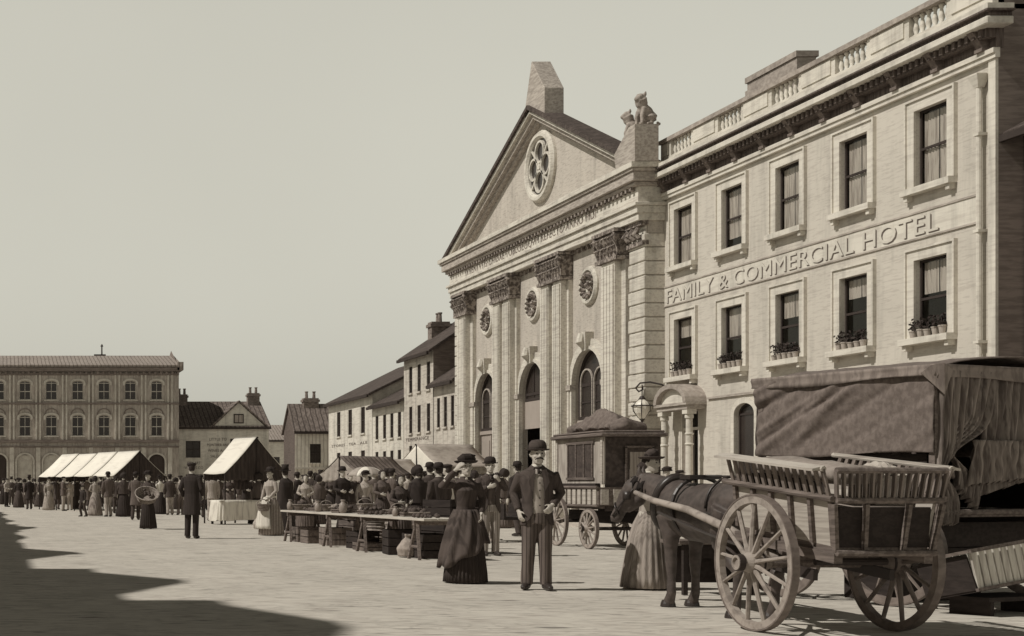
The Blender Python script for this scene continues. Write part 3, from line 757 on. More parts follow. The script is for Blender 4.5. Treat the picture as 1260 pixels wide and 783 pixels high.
for k in range(n_):
    h.hexa([(pi_[k][0],0,pi_[k][1]),(pi_[k+1][0],0,pi_[k+1][1]),(po[k+1][0],0,po[k+1][1]),(po[k][0],0,po[k][1]),
            (pi_[k][0],.62,pi_[k][1]),(pi_[k+1][0],.62,pi_[k+1][1]),(po[k+1][0],.62,po[k+1][1]),(po[k][0],.62,po[k][1])])
h.build('hood', M['oldstone'], hotel)
h = MB(FH); h.add([(p_[0],.46,p_[1]) for p_ in pi_], [tuple(range(len(pi_)))]); h.build('hood_tympanum', M['stucco_trim'], hotel)
dr = MB(FH); dr.box(39.152, 39.21, -.15, -.01, .1, 3.44); dr.box(40.14, 40.198, -.15, -.01, .1, 3.44); dr.box(39.21, 40.14, -.14, -.06, 2.9, 2.98); dr.build('door_frame', M['stucco_trim'], hotel)
dr = MB(FH); dr.box(39.68, 40.14, -.15, -.10, .12, 2.9); 
for z in (.4, 1.6): dr.box(39.74, 40.08, -.10, -.08, z, z+1.0)
dr.build('door', M['door_light'], hotel)
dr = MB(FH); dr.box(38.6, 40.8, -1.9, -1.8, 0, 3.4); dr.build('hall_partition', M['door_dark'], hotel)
st = MB(FH); st.box(38.7, 40.6, .02, .7, .12, .24); st.build('doorstep', M['stucco_trim'], hotel)
# lantern on a scroll bracket
lt = empty('wall_lamp', (19.75, 41.3, 3.4), 'globe lantern hanging from a scrolled iron bracket beside the hotel door hood', 'wall lamp')
lc = Vector((19.68, 41.1, 3.62))
q = MB()
q.tube([(20.39,40.6,4.15),(20.1,40.75,4.33),(19.85,40.95,4.42),(19.62,41.1,4.40),(19.52,41.18,4.25),(19.6,41.14,4.14),(19.70,41.1,4.2),(19.69,41.1,4.3)], .028, n=8)
q.tube([(lc.x,lc.y,4.35),(lc.x,lc.y,4.0)], .018, n=6)
q.lathe([(0,.40),(.05,.38),(.08,.33),(.10,.30),(.10,.28),(0,.28)], lc, n=12)
for k in range(6):
    a_ = 2*PI*k/6; q.tube([lc+Vector((.08*math.cos(a_),.08*math.sin(a_),.29)), lc+Vector((.29*math.cos(a_),.29*math.sin(a_),.08)), lc+Vector((.27*math.cos(a_),.27*math.sin(a_),-.08)), lc+Vector((.06*math.cos(a_),.06*math.sin(a_),-.34))], .014, n=5)
q.lathe([(.30,.06),(.315,.08),(.30,.1),(.29,.08),(.30,.06)], lc, n=24); q.lathe([(0,-.44),(.03,-.42),(.05,-.36),(.07,-.33),(0,-.33)], lc, n=10)
fr_ = q.build('bracket', M['iron'], lt)
q = MB(); q.lathe([(0,-.32),(.10,-.31),(.22,-.14),(.26,-.02),(.27,.06),(.2,.18),(.1,.27),(0,.28)], lc, n=12); q.build('globe', M['lampglass'], lt)

# ------------------------------------------------------------------ generic gabled house
def house(name, label, cat, Fr, W, Dp, eave, ridge, mw, mr, wins=(), chims=(), ov=.25, bands=(), group=None, mside=None, stone=None, rw=None, hip=0.0, doors=()):
    root = empty(name, Fr.p(W/2, -Dp/2, 0), label, cat, group)
    ops = [(u-wd/2, u+wd/2, z0, z1, ri) for (u, z0, z1, wd, ri) in wins] + [(u-wd/2, u+wd/2, 0, z1, 0) for (u, z1, wd) in doors]
    w = MB(Fr); wall(w, 0, W, 0, eave, ops, .1); w.build('wall', mw, root)
    w = MB(Fr); ms = mside or mw
    for u in (0, W):
        if hip: w.add([(u,0,0),(u,-Dp,0),(u,-Dp,eave),(u,0,eave)], [(0,1,2,3)])
        else: w.add([(u,0,0),(u,-Dp,0),(u,-Dp,eave),(u,-Dp/2,ridge),(u,0,eave)], [(0,1,2,3,4)])
    w.add([(0,-Dp,0),(W,-Dp,0),(W,-Dp,eave),(0,-Dp,eave)], [(0,1,2,3)]); w.build('side_wall', ms, root)
    sl = (ridge-eave)/(Dp/2); z_ = eave - ov*sl
    r = MB(Fr); t = .14
    h0 = hip if hip else -ov*.5
    for (e_, sgn) in ((ov, 1), (-Dp-ov, -1)):
        r.hexa([(-ov*.5,e_,z_),(W+ov*.5,e_,z_),(W-h0,-Dp/2,ridge),(h0,-Dp/2,ridge),(-ov*.5,e_,z_+t),(W+ov*.5,e_,z_+t),(W-h0,-Dp/2,ridge+t),(h0,-Dp/2,ridge+t)])
    if hip:
        for a_, b_ in ((-ov*.5, h0), (W+ov*.5, W-h0)):
            r.add([(a_,ov,z_+t),(a_,-Dp-ov,z_+t),(b_,-Dp/2,ridge+t)], [(0,1,2)])
    rf = r.build('roof', mr, root)
    gmb = MB(Fr); gmb.box(-ov*.4, W+ov*.4, ov, ov+.1, z_-.06, z_+.08); gmb.build('gutter', M['sash_dark'], rf)
    for (u, w_, zt, su, sw) in chims:
        c = MB(Fr); c.box(u-su/2, u+su/2, w_-sw/2, w_+sw/2, eave, zt); c.box(u-su/2-.07, u+su/2+.07, w_-sw/2-.07, w_+sw/2+.07, zt-.25, zt-.1)
        npt = max(2, int(su/.35))
        for k in range(npt):
            q = u - su/2 + (k+.5)*su/npt; c.lathe([(.11,zt),(.09,zt+.38),(.12,zt+.4),(.12,zt+.46),(.06,zt+.46)], (q,w_,0), n=8)
        c.build('chimney', M['chimney'], rf)
    for (u, z0, z1, wd, ri) in wins:
        window(root, Fr, u-wd/2, u+wd/2, z0, z1, ri, .09, M['sash_dark'], (1, 1), None, (.08, .08, .08), mw, pane_mat=M['blackpane'], t=.045)
    for (u, z1, wd) in doors:
        d = MB(Fr); d.box(u-wd/2, u+wd/2, -.16, -.1, 0, z1); d.box(u-.02, u+.02, -.1, -.08, .1, z1-.1); d.build('door', M['door_dark'], root)
    for (z0, z1, pr) in bands:
        b = MB(Fr); b.box(0, W, 0, pr, z0, z1); b.build('string_course', M['arcade_trim'], root)
    return root

FT = lambda y0: Frame((20.0, y0, 0), (0, 1, 0), (-1, 0, 0))
GT = 'terraced houses beyond the church'
def wrow(us, z0, z1, wd, ri=0): return [(u, z0, z1, wd, ri) for u in us]
# nearest beside the church
house('terraced_house', 'low two storey house with slate roof, tucked against the church corner', 'house', FT(58.72), 3.1, 8, 5.95, 8.6, M['house_lit2'], M['slate'],
      wrow((.55, 1.5, 2.45), 3.9, 5.25, .42) + wrow((.55, 1.5, 2.45), 1.75, 3.0, .42), (), group=GT, doors=((1.5, 2.0, .8),) if False else ())
tallh = house('terraced_house', 'tall narrow three storey house rising above its terrace neighbours', 'house', FT(61.9), 4.5, 8.5, 7.55, 10.4, M['house_lit2'], M['slate'],
      wrow((.7, 2.1, 3.4), 5.75, 7.05, .5) + wrow((.7, 2.1, 3.4), 3.8, 5.1, .5) + wrow((.7, 2.1, 3.4), 1.95, 3.2, .5), ((.6, -4.2, 11.3, 1.4, .6), (4.1, -1.6, 9.3, .6, .9)), group=GT, mside=M['side_wall'])
lettering('TEMPERANCE', 'lettering', M['letter_dim'], tallh, Frame((20.0,61.9,0),(0,1,0),(-1,0,0)).p(4.2, .01, 3.42), (0,-1,0), width=3.6, height=.16, extrude=.004)
house('terraced_house', 'two storey pale house with four tall windows per floor in the terrace', 'house', FT(66.45), 5.5, 8, 5.5, 7.5, M['house_lit'], M['slate'],
      wrow((.7, 2.0, 3.3, 4.7), 3.7, 4.95, .55) + wrow((.7, 2.0, 3.3, 4.7), 1.85, 3.05, .55), ((.4, -4.0, 8.6, .8, .6),), group=GT)
endh = house('terraced_house', 'pale end house of the terrace with wide hipped roof', 'house', FT(72.0), 9.6, 8.5, 6.2, 8.3, M['house_lit'], M['slate'],
      wrow((1.9, 4.6, 7.2), 4.15, 5.6, .8) + wrow((1.9, 4.6, 7.2), 1.75, 3.2, .8), (), group=GT, hip=0)
lettering('STORES . TEA . ALE', 'lettering', M['letter_dim'], endh, Frame((20.0,72.0,0),(0,1,0),(-1,0,0)).p(8.8, .01, 3.55), (0,-1,0), width=7.8, height=.15, extrude=.004)

# ------------------------------------------------------------------ houses closing the square
FN = lambda x, y: Frame((x, y, 0), (1, 0, 0), (0, -1, 0))
house('cottage', 'narrow boarded house with a steep dark roof at the square corner', 'house', FN(19.35, 88), 3.4, 3.4, 4.95, 6.6, M['house_board'], M['slate_x'],
      [(1.35, 2.75, 4.0, .72, 0)], ((1.4, -1.7, 7.1, 1.0, .6),), doors=((.95, 1.9, .6), (1.75, 1.9, .6)), bands=((2.35, 2.47, .08),), mside=M['darkhouse'])
fh = FN(24.5, 125)
house('warehouse', 'low plain grey building glimpsed down the gap past the boarded house', 'building', FN(24.3, 128), 8, 8, 5.6, 7.1, M['house_front'], M['tile_far'], wrow((2.0, 5.0), 3.0, 4.0, .8), ())
gab = house('gabled_house', 'grey rendered house with a big front gable and painted wall notices', 'house', FN(13.05, 100), 7.0, 8, 5.65, 7.65, M['house_front'], M['slate_x'],
      [(1.35, 2.85+.5, 4.6, 1.1, 0), (4.75, 4.0, 4.75, 1.25, 0), (1.35, 1.3, 2.1, 1.1, 0), (4.6, 1.0, 2.6, .9, 0)], ((1.0, -3.6, 8.3, .8, .6), (6.5, -3.6, 8.4, .9, .6)), mside=M['side_wall'])
g_ = MB(FN(13.05, 100)); 
# front gable
apx, apz2 = 4.75, 7.45
g_.prism([(2.7, .12, 5.55), (6.85, .12, 5.55), (apx, .12, apz2)], (0, -2.5, 0)); g_.build('gable_wall', M['house_front'], gab)
g_ = MB(FN(13.05, 100))
for a_ in (2.55, 7.0):
    g_.hexa([(a_,.3,5.5),(apx,.3,apz2+.02),(apx,-2.6,apz2+.02),(a_,-2.6,5.5),(a_,.3,5.62),(apx,.3,apz2+.16),(apx,-2.6,apz2+.16),(a_,-2.6,5.62)])
g_.build('gable_roof', M['slate_x'], gab)
g_ = MB(FN(13.05, 100)); g_.box(4.35, 5.1, .12, .16, 5.9, 6.6); gw = g_.build('gable_window', M['sash_dark'], gab)
g_ = MB(FN(13.05, 100)); g_.box(4.43, 4.7, .16, .17, 5.98, 6.52); g_.box(4.75, 5.02, .16, .17, 5.98, 6.52); g_.build('pane', M['curtain_x'], gw)
for k, (tx, uu, z_, wd) in enumerate((('LITTLE TO', 2.55, 4.62, 1.3), ('POWTHER AND', 2.4, 4.2, 1.65), ('WINES ALES', 2.45, 3.78, 1.5), ('SALOONS', 2.65, 3.36, 1.1), ('CITY ART', .9, 2.85, 1.0), ('WORKS CO', .7, 2.5, 1.4))):
    lettering(tx, 'painted_notice', M['letter_dim'], gab, FN(13.05, 100).p(uu, .005, z_), (1,0,0), width=wd, height=.2, extrude=.01)

# long arcaded building
FB = FN(-12.8, 98.2); W_ = 25.9
arc = empty('arcaded_building', (0, 102, 0), 'long sooty three storey brick building with arched windows and ground arcade', 'building')
cx = [25.9 - 1.62 - 1.93*k for k in range(13)]
ops = []
for c in cx:
    ops.append((c-.42, c+.42, 7.55, 8.95, .18)); ops.append((c-.42, c+.42, 4.9, 6.45, .18)); ops.append((c-.58, c+.58, 0, 3.55, .5))
w = MB(FB); wall(w, 0, W_, 0, 10.0, ops, .16); w.build('wall', M['arcade_wall'], arc)
w = MB(FB)
for u in (0, W_): w.add([(u,0,0),(u,-9,0),(u,-9,10),(u,-4.5,11.6),(u,0,10)], [(0,1,2,3,4)])
w.add([(0,-9,0),(W_,-9,0),(W_,-9,10),(0,-9,10)], [(0,1,2,3)])
w.build('side_wall', M['side_wall'], arc)
r = MB(FB); r.hexa([(-.2,.35,9.95),(W_+.2,.35,9.95),(W_+.2,-4.5,11.1),(-.2,-4.5,11.1),(-.2,.35,10.08),(W_+.2,.35,10.08),(W_+.2,-4.5,11.22),(-.2,-4.5,11.22)])
r.hexa([(-.2,-9.35,9.95),(W_+.2,-9.35,9.95),(W_+.2,-4.5,11.1),(-.2,-4.5,11.1),(-.2,-9.35,10.08),(W_+.2,-9.35,10.08),(W_+.2,-4.5,11.22),(-.2,-4.5,11.22)])
r.box(W_-.15, W_+.3, -9.3, .3, 9.7, 10.3)
rf = r.build('roof', M['tile_far'], arc)
c = MB(FB); c.lathe([(.06,11.2),(.05,11.9),(.12,11.92),(.03,12.1)], (20.6,-4.5,0), n=8); c.box(20.0,20.9,-4.55,-4.45,11.2,11.32); c.build('finial', M['iron'], rf)
b = MB(FB)
b.box(0, W_, 0, .3, 9.62, 9.9); b.box(0, W_, 0, .1, 9.35, 9.5); b.box(0, W_, 0, .14, 7.2, 7.34); b.box(0, W_, 0, .22, 4.42, 4.62); b.box(0, W_, 0, .12, 4.05, 4.16)
b.build('string_course', M['side_wall'], arc)
b = MB(FB); u = .2
while u < W_: b.box(u-.07, u+.07, .0, .22, 9.4, 9.6); u += .42
b.build('brackets', M['side_wall'], arc)
for c in cx:
    for z0, z1 in ((7.55, 8.95), (4.9, 6.45)):
        window(arc, FB, c-.42, c+.42, z0, z1, .18, .14, M['arcade_trim'], (1, 1), None, (.12, .08, .08), M['arcade_trim'], pane_mat=M['blackpane'], t=.05)
        s_ = MB(FB); arch_ring(s_, c-.42, c+.42, z1-.35, z1-.18, z1, .15, .07); s_.build('window_hood', M['arcade_trim'], arc)
        if z1 < 7: 
            s_ = MB(FB); arch_ring(s_, c-.44, c+.44, z1-.2, z1+.02, z1+.42, .07, .05); s_.build('relieving_arch', M['side_wall'], arc)
    s_ = MB(FB); arch_ring(s_, c-.58, c+.58, 0, 3.05, 3.55, .13, .08); s_.build('arcade_arch', M['arcade_trim'], arc)
    d = MB(FB); d.box(c-.56, c+.56, -.155, -.1, 0, 3.5); d.build('arcade_door', M['door_dark'] if (cx.index(c) in (0, 3, 6, 9)) else M['arcade_trim'], arc)
for k in range(13):
    u = cx[k] + .965
    for q in (-.14, .14):
        s_ = MB(FB); s_.box(u+q-.06, u+q+.06, 0, .09, 4.62, 7.2); s_.box(u+q-.06, u+q+.06, 0, .09, 7.34, 9.35); s_.build('wall_strip', M['arcade_trim'], arc)
    s_ = MB(FB); s_.box(u-.16, u+.16, 0, .1, 0, 4.05); s_.build('pier', M['arcade_trim'], arc)

# dark neighbour at the near end of the hotel
FD = Frame((20.9, 14, 0), (0, 1, 0), (-1, 0, 0))
house('dark_brick_house', 'dark brick house with low eaves abutting the near end of the hotel', 'house', FD, 13.37, 9, 8.55, 11.0, M['darkhouse'], M['slate'],
      wrow((2, 5, 8, 11), 5.2, 6.8, 1.0) + wrow((2, 5, 8, 11), 1.2, 3.2, 1.0), (), ov=.4)

# row of houses on the shaded side of the square, whose roofs throw the long jagged shadow
FL = lambda y0: Frame((-10, y0, 0), (0, 1, 0), (1, 0, 0))
def shade_house(y0, W, par, peak, off, label, m):
    Fr = FL(y0); root = empty('townhouse', (-14, y0+W/2, 0), label, 'house', 'houses lining the shaded side of the square')
    us = [W*(k+.5)/3 for k in range(3)]
    ops = [(u-.5, u+.5, z, z+1.7, 0) for u in us for z in (1.0, 4.6, 8.0)]
    w = MB(Fr); wall(w, 0, W, 0, par, ops, .2)
    pk = W/2+off
    w.add([(pk-2.0,0,par),(pk+2.0,0,par),(pk+.25,0,peak),(pk-.25,0,peak)], [(0,1,2,3)])
    for u in (0, W): w.add([(u,0,0),(u,-9,0),(u,-9,par-1),(u,-4.5,par+.6),(u,0,par)], [(0,1,2,3,4)])
    w.add([(0,-9,0),(W,-9,0),(W,-9,par-1),(0,-9,par-1)], [(0,1,2,3)])
    w.build('wall', m, root, solid=.1)
    r = MB(Fr); r.add([(0,.02,par-.1),(W,.02,par-.1),(W,-4.5,par+.5),(0,-4.5,par+.5)], [(0,1,2,3)]); r.add([(0,-9.1,par-1),(W,-9.1,par-1),(W,-4.5,par+.5),(0,-4.5,par+.5)], [(0,1,2,3)])
    r.build('roof', M['slate'], root, solid=.12)
    rn = random.Random(int(y0*10))
    for u in (W*.08, W*.5+rn.uniform(-.3,.3)*W*.4, W*.9):
        c = MB(Fr); zt = (par if abs(u-pk) > 2 else peak) + rn.uniform(.12, .38); ww = rn.uniform(.3, .7)
        c.box(u-ww/2, u+ww/2, -.75, -.22, par-.5, zt); c.box(u-ww/2-.05, u+ww/2+.05, -.8, -.17, zt-.14, zt-.06)
        c.lathe([(.09,zt),(.07,zt+.2),(.10,zt+.22),(.0,zt+.22)], (u-ww*.2,-.48,0), n=8); c.build('chimney', M['chimney'], root)
    for u in us:
        for z in (1.0, 4.6, 8.0): window(root, Fr, u-.5, u+.5, z, z+1.7, 0, .2, M['sash_dark'], (1, 1), None, (.1, .1, .1), m, pane_mat=M['blackpane'])
    return root
SEL = R(SUN_EL); TAZ = math.tan(R(SUN_AZ)); K = math.tan(SEL)/math.cos(R(SUN_AZ))
# (ground span reached by each roof's shadow, parapet reach, gable reach)
rows = [(-12, -4, 3.2, 3.3), (-4, 3.5, 3.1, 3.3), (3.5, 9.4, 3.15, 3.4), (9.4, 14.6, 2.35, 3.05), (14.6, 20.2, 1.35, 2.35), (20.2, 29.4, .45, 1.4), (29.4, 36, .38, .6), (36, 43.5, .5, 1.05), (43.5, 52, .2, .5), (52, 64, .08, .3)]
desc = ['plain', 'buff', 'tall', 'narrow', 'stepped', 'squat', 'wide', 'pale', 'broad', 'far']
for k, (ya_, yb_, par, pk) in enumerate(rows):
    sh_ = (par+10)*TAZ
    shade_house(ya_-sh_, yb_-ya_-.02, (par+10)*K, (pk+10)*K, 0, '%s gabled townhouse in the row on the shaded side of the square' % desc[k], M['house_lit2'] if k % 2 else M['stucco'])
# ------------------------------------------------------------------ people
# local frame: feet at z=0, facing -Y, the person's own right side towards -X; built for a 1.75 m figure and scaled
def hand(mb, wr, d, nrm, side, curl=.5, r=.0088, n=7):
    """palm, four unequal fingers bent at the knuckles and a thumb from the side of the palm. d: forearm direction, nrm: palm-facing
    direction (fingers curl towards it), side: +1/-1 thumb side along d x nrm"""
    d = Vector(d).normalized(); nrm = Vector(nrm); nrm = (nrm - d*nrm.dot(d)).normalized(); s = d.cross(nrm) * side
    wr = Vector(wr); pl = .095
    rg = []
    for t, hw, th in ((-.02, .026, .021), (.01, .030, .02), (.05, .041, .018), (pl, .043, .014), (pl+.008, .036, .009)):
        c = wr + d*t
        rg.append([c + s*(hw*math.cos(2*PI*k/12)) + nrm*(th*math.sin(2*PI*k/12)) for k in range(12)])
    mb.rings(rg)
    for off, ln in ((.031, .068), (.011, .078), (-.010, .073), (-.030, .056)):
        p = wr + d*(pl-.012) + s*off
        a1 = curl*.5; a2 = curl*1.2; a3 = curl*1.8
        q1 = p + (d*math.cos(a1) + nrm*math.sin(a1))*ln*.45
        q2 = q1 + (d*math.cos(a2) + nrm*math.sin(a2))*ln*.32
        q3 = q2 + (d*math.cos(a3) + nrm*math.sin(a3))*ln*.25
        mb.tube([p, q1, q2, q3], [r*1.15, r, r*.92, r*.7], n=n)
    p = wr + d*.022 + s*.024
    dv = (d*.62 + s*.7 + nrm*.3).normalized()
    q1 = p + dv*.042; q2 = q1 + (d*.85 + s*.35 + nrm*.35).normalized()*.034
    mb.tube([p, q1, q2], [r*1.5, r*1.15, r*.8], n=n)

HEADR = [(-.118,.022,.026,-.060),(-.105,.044,.046,-.048),(-.075,.058,.068,-.032),(-.035,.067,.086,-.014),(.01,.074,.096,0.0),(.05,.077,.100,.004),(.085,.068,.09,.006),(.108,.044,.058,.006),(.119,.012,.016,.006)]
def xf(yaw=0, tilt=0, c=(0,0,0)):
    return Matrix.Translation(Vector(c)) @ Matrix.Rotation(yaw, 4, 'Z') @ Matrix.Rotation(tilt, 4, 'X') @ Matrix.Translation(-Vector(c))

def build_person(spec):
    """spec keys: sex m/w, arms {'r':(elbow, wrist, palm normal, curl), 'l':...}, legs, hat, coat, colours, vox, lean"""
    S = dict(sex='m', hat='bowler', coat='sack', vox=.016, yaw=0, tilt=0, detail=0, legs=None, hem=.80, belly=0, wide=1.0, parts=(), arms={}, lean=0, beard=False)
    S.update(spec); m = S['sex'] == 'm'; det = S['detail']; vox = S['vox']
    root = empty('person', (0,0,0))
    SHZ = 1.43; SHX = .185 if m else .16
    HC = Vector((0, -.015, 1.632)); HX = xf(S['yaw'], S['tilt'], (0, .01, 1.53))
    b = MB()
    # head
    hb = MB(HX @ Matrix.Translation(HC)); hn = 18 if det else 12
    hb.loft([(z, 0, cy, rx, ry) for z, rx, ry, cy in HEADR], n=hn)
    hb.tube([(0,-.088,.03),(0,-.108,.0),(0,-.121,-.022),(0,-.10,-.034)], [.009,.012,.015,.010], n=8)
    for q in (-1, 1):
        hb.tube([(q*.074,.01,.025),(q*.083,.018,.005),(q*.074,.01,-.03)], [.012,.018,.010], n=7, flat=.6)
        if det:
            hb.tube([(q*.012,-.093,.036),(q*.032,-.093,.043),(q*.052,-.082,.036)], [.008,.010,.007], n=6)     # brow
            hb.tube([(q*.045,-.062,-.02),(q*.04,-.075,-.035)], [.02,.018], n=8)                              # cheek
    if det:
        hb.tube([(-.024,-.094,-.055),(0,-.104,-.052),(.024,-.094,-.055)], [.005,.008,.005], n=6)
        hb.tube([(-.02,-.094,-.065),(0,-.104,-.067),(.02,-.094,-.065)], [.005,.009,.005], n=6)
        hb.tube([(0,-.088,-.098),(0,-.095,-.092)], [.018,.016], n=8)
    for v in hb.v: b.v.append(v)
    b.f += hb.f
    b.tube([(0,.025,1.42),(0,.012,1.5),(0,.0,1.57)], [.068,.056,.054], n=12)
    k = S['wide']
    if m: tr = [(.86,0,.0,.15,.105),(.95,0,0,.158,.11),(1.08,0,-.005,.148,.105),(1.22,0,-.005,.165,.112),(1.34,0,0,.182,.112),(1.42,0,.01,.165,.09),(1.475,0,.015,.09,.06),(1.50,0,.02,.05,.045)]
    else: tr = [(.86,0,.01,.16,.12),(.95,0,.01,.15,.11),(1.08,0,0,.115,.09),(1.2,0,-.005,.135,.105),(1.31,0,-.02,.155,.12),(1.41,0,.01,.14,.085),(1.465,0,.015,.08,.055),(1.50,0,.02,.045,.042)]
    tr = [(z,cx,cy,rx*k,ry*k) for z,cx,cy,rx,ry in tr]
    b.loft(tr, n=18)
    # arms
    dflt = {'r': ((-.235,.02,1.15),(-.24,-.06,.90),(1,0,0),.5), 'l': ((.235,.02,1.15),(.24,-.06,.90),(-1,0,0),.5)}
    arms = {q: S['arms'].get(q, dflt[q]) for q in 'rl'}
    handmb = MB()
    for q, sg in (('r', -1), ('l', 1)):
        el, wr, nr, cu = arms[q]; sh = Vector((sg*SHX, .01, SHZ-.03)); el = Vector(el); wr = Vector(wr)
        b.tube([sh, sh.lerp(el,.35), el, el.lerp(wr,.3), wr], [.052,.047,.040,.042,.026], n=10)
        if nr is not None:
            dd = (wr-el).normalized(); N_ = Vector(nr); thumb_dir = Vector((0,-.6,.6)) if wr.z > 1.2 else Vector((0,-1,.1))
            sd = 1 if dd.cross((N_ - dd*N_.dot(dd)).normalized()).dot(thumb_dir) > 0 else -1
            hand(b if vox < .01 else handmb, wr, dd, nr, sd, cu, .0095 if vox < .01 else .010, 6)
    # legs
    legs = S['legs'] or {'r': ((-.095,-.01,.50),(-.10,.02,.085),(-.03,-1)), 'l': ((.095,-.01,.50),(.10,.02,.085),(.12,-1))}
    for q, sg in (('r', -1), ('l', 1)):
        kn, an, tdir = legs[q]; hp = Vector((sg*.085,0,.90)); kn = Vector(kn); an = Vector(an)
        b.tube([hp, hp.lerp(kn,.4), kn, kn.lerp(an,.3), an], [.088,.078,.055,.052,.036], n=10)
        td = Vector((tdir[0], tdir[1], 0)).normalized()
        b.tube([an + Vector((0,0,-.01)) - td*.045 + Vector((0,0,-.03)), an + td*.05 + Vector((0,0,-.035)), an + td*.17 + Vector((0,0,-.05))], [.04,.04,.026], n=8)
    me = remeshed(b, 'person_body', vox, 1 if det else 0)
    if handmb.v:
        bm = bmesh.new(); bm.from_mesh(me); hm = handmb.mesh('h'); bm.from_mesh(hm); bpy.data.meshes.remove(hm)
        for f in bm.faces: f.smooth = True
        bm.to_mesh(me); bm.free()
    body = link_mesh('body', me, M['skin'], root)
    def part(name, mb, m_, v=None, fold=0.0, fz=3, fxy=16, it=1, parent=None):
        v = v or max(vox, .011); me_ = remeshed(mb, name, v, it, fold, fz, fxy); return link_mesh(name, me_, m_, parent or root)
    # face pieces and hair
    H = lambda: MB(HX @ Matrix.Translation(HC))
    if det:
        for q in (-1, 1):
            e = H(); e.lathe([(0,-.006),(.008,-.004),(.010,0),(.008,.004),(0,.006)], (q*.031,-.092,.014), n=10, axis='y'); e.build('eye', M['eye'], root, smooth=True, local=True)
            e = H(); e.tube([(q*.014,-.102,.040),(q*.033,-.101,.046),(q*.052,-.089,.040)], [.004,.005,.003], n=5); e.build('eyebrow', M['hair'], root, smooth=True, local=True)
        if m and S.get('moustache'):
            e = H(); e.tube([(-.052,-.096,-.062),(-.030,-.107,-.046),(0,-.114,-.040),(.030,-.107,-.046),(.052,-.096,-.062)], [.004,.010,.009,.010,.004], n=8); e.build('moustache', M['hair'], root, smooth=True, local=True)
        if not m:
            e = H(); e.tube([(-.02,-.102,-.058),(0,-.110,-.058),(.02,-.102,-.058)], [.003,.005,.003], n=5); e.build('lips', M['hair'], root, smooth=True, local=True)
    hr = H()
    if m:
        hr.loft([(-.06,0,.045,.060,.05),(-.02,0,.035,.074,.072),(.03,0,.025,.082,.088),(.08,0,.018,.074,.088),(.112,0,.012,.046,.06),(.124,0,.01,.01,.015)], n=14)
        if S['beard']: hr.tube([(0,-.06,-.06),(0,-.085,-.1),(0,-.09,-.17)], [.055,.055,.02], n=10)
    else:
        hr.loft([(-.07,0,.05,.055,.045),(-.02,0,.035,.078,.075),(.04,0,.02,.086,.094),(.09,0,.010,.075,.09),(.118,0,.008,.05,.06),(.13,0,.008,.01,.015)], n=14)
        hr.tube([(0,.10,.0),(0,.13,-.03),(0,.11,-.07)], [.04,.055,.035], n=10)
    part('hair', hr, M['hair'], v=max(.008, vox*.7))
    # hat
    h = H(); ht = S['hat']
    if ht == 'bowler':
        h.lathe([(.102,.052),(.104,.10),(.094,.145),(.066,.175),(.0,.185)], (0,.004,0), n=20)
        h.lathe([(.09,.050),(.125,.053),(.138,.064),(.138,.070),(.12,.061),(.1,.063)], (0,.004,0), n=24)
    elif ht == 'top':
        h.lathe([(.098,.06),(.092,.15),(.102,.235),(.0,.237)], (0,.004,0), n=20)
        h.lathe([(.09,.055),(.135,.058),(.150,.068),(.148,.076),(.1,.066)], (0,.004,0), n=20)
    elif ht == 'cap':
        h.lathe([(.09,.055),(.108,.08),(.112,.10),(.08,.128),(0,.135)], (0,.006,0), n=16)
        h.hexa([(-.07,-.08,.052),(.07,-.08,.052),(.05,-.155,.046),(-.05,-.155,.046),(-.07,-.08,.064),(.07,-.08,.064),(.05,-.155,.054),(-.05,-.155,.054)])
    elif ht == 'wide':
        h.lathe([(.10,.05),(.10,.11),(.07,.14),(0,.145)], (0,.004,0), n=16); h.lathe([(.08,.048),(.19,.05),(.21,.036),(.19,.06),(.09,.064)], (0,.004,0), n=20)
    elif ht == 'bonnet':
        h.tube([(0,.12,-.02),(0,.09,.05),(0,.02,.10),(0,-.05,.085)], [.06,.10,.11,.095], n=14)
        h.lathe([(.07,-.12),(.125,-.10),(.13,-.02),(.10,.06)], (0,-.0,.04), n=16, axis='y')
    elif ht == 'puff':
        h.tube([(-.10,.0,.09),(-.04,-.03,.125),(.05,-.01,.13),(.11,.03,.10)], [.05,.07,.07,.05], n=12)
        h.lathe([(.06,.055),(.135,.062),(.165,.085),(.16,.094),(.12,.08),(.06,.10)], (0,-.01,0), n=20)
        for q in range(5): h.tube([(.02+.02*q,-.06+.03*q,.13),(.07+.02*q,-.06+.03*q,.18)], [.022,.012], n=6)
    elif ht == 'shawl':
        h.loft([(-.13,0,.04,.09,.07),(-.06,0,.035,.088,.085),(.03,0,.025,.092,.10),(.09,0,.02,.083,.096),(.13,0,.012,.04,.05),(.137,0,.01,.01,.01)], n=14)
    if ht and ht != 'none':
        hm = {'bonnet': S.get('hatcol', 'cl_black'), 'shawl': S.get('hatcol', 'cl_dark')}.get(ht, S.get('hatcol', 'cl_black'))
        hm = M[hm]
        if ht in ('bonnet', 'puff'): part(ht == 'bonnet' and 'bonnet' or 'hat', h, hm, v=max(.007, vox*.6))
        elif ht == 'shawl': part('headscarf', h, hm, v=max(.010, vox*.7))
        else: h.build('hat', hm, root, smooth=True, local=True)
    # upper garment
    C1 = S.get('c1', 'cl_dark'); C2 = S.get('c2', 'cl_dark')
    def sleeves(mb, r0, r1, r2, upto=.93):
        for q, sg in (('r', -1), ('l', 1)):
            el, wr, nr, cu = arms[q]; sh = Vector((sg*(SHX-.01), .01, SHZ-.03)); el = Vector(el); wr = Vector(wr)
            mb.tube([sh, sh.lerp(el,.4), el, el.lerp(wr,.5), el.lerp(wr,upto)], [r0, r0*.93, r1, (r1+r2)/2, r2], n=12)
    fold = .006 if det else .005
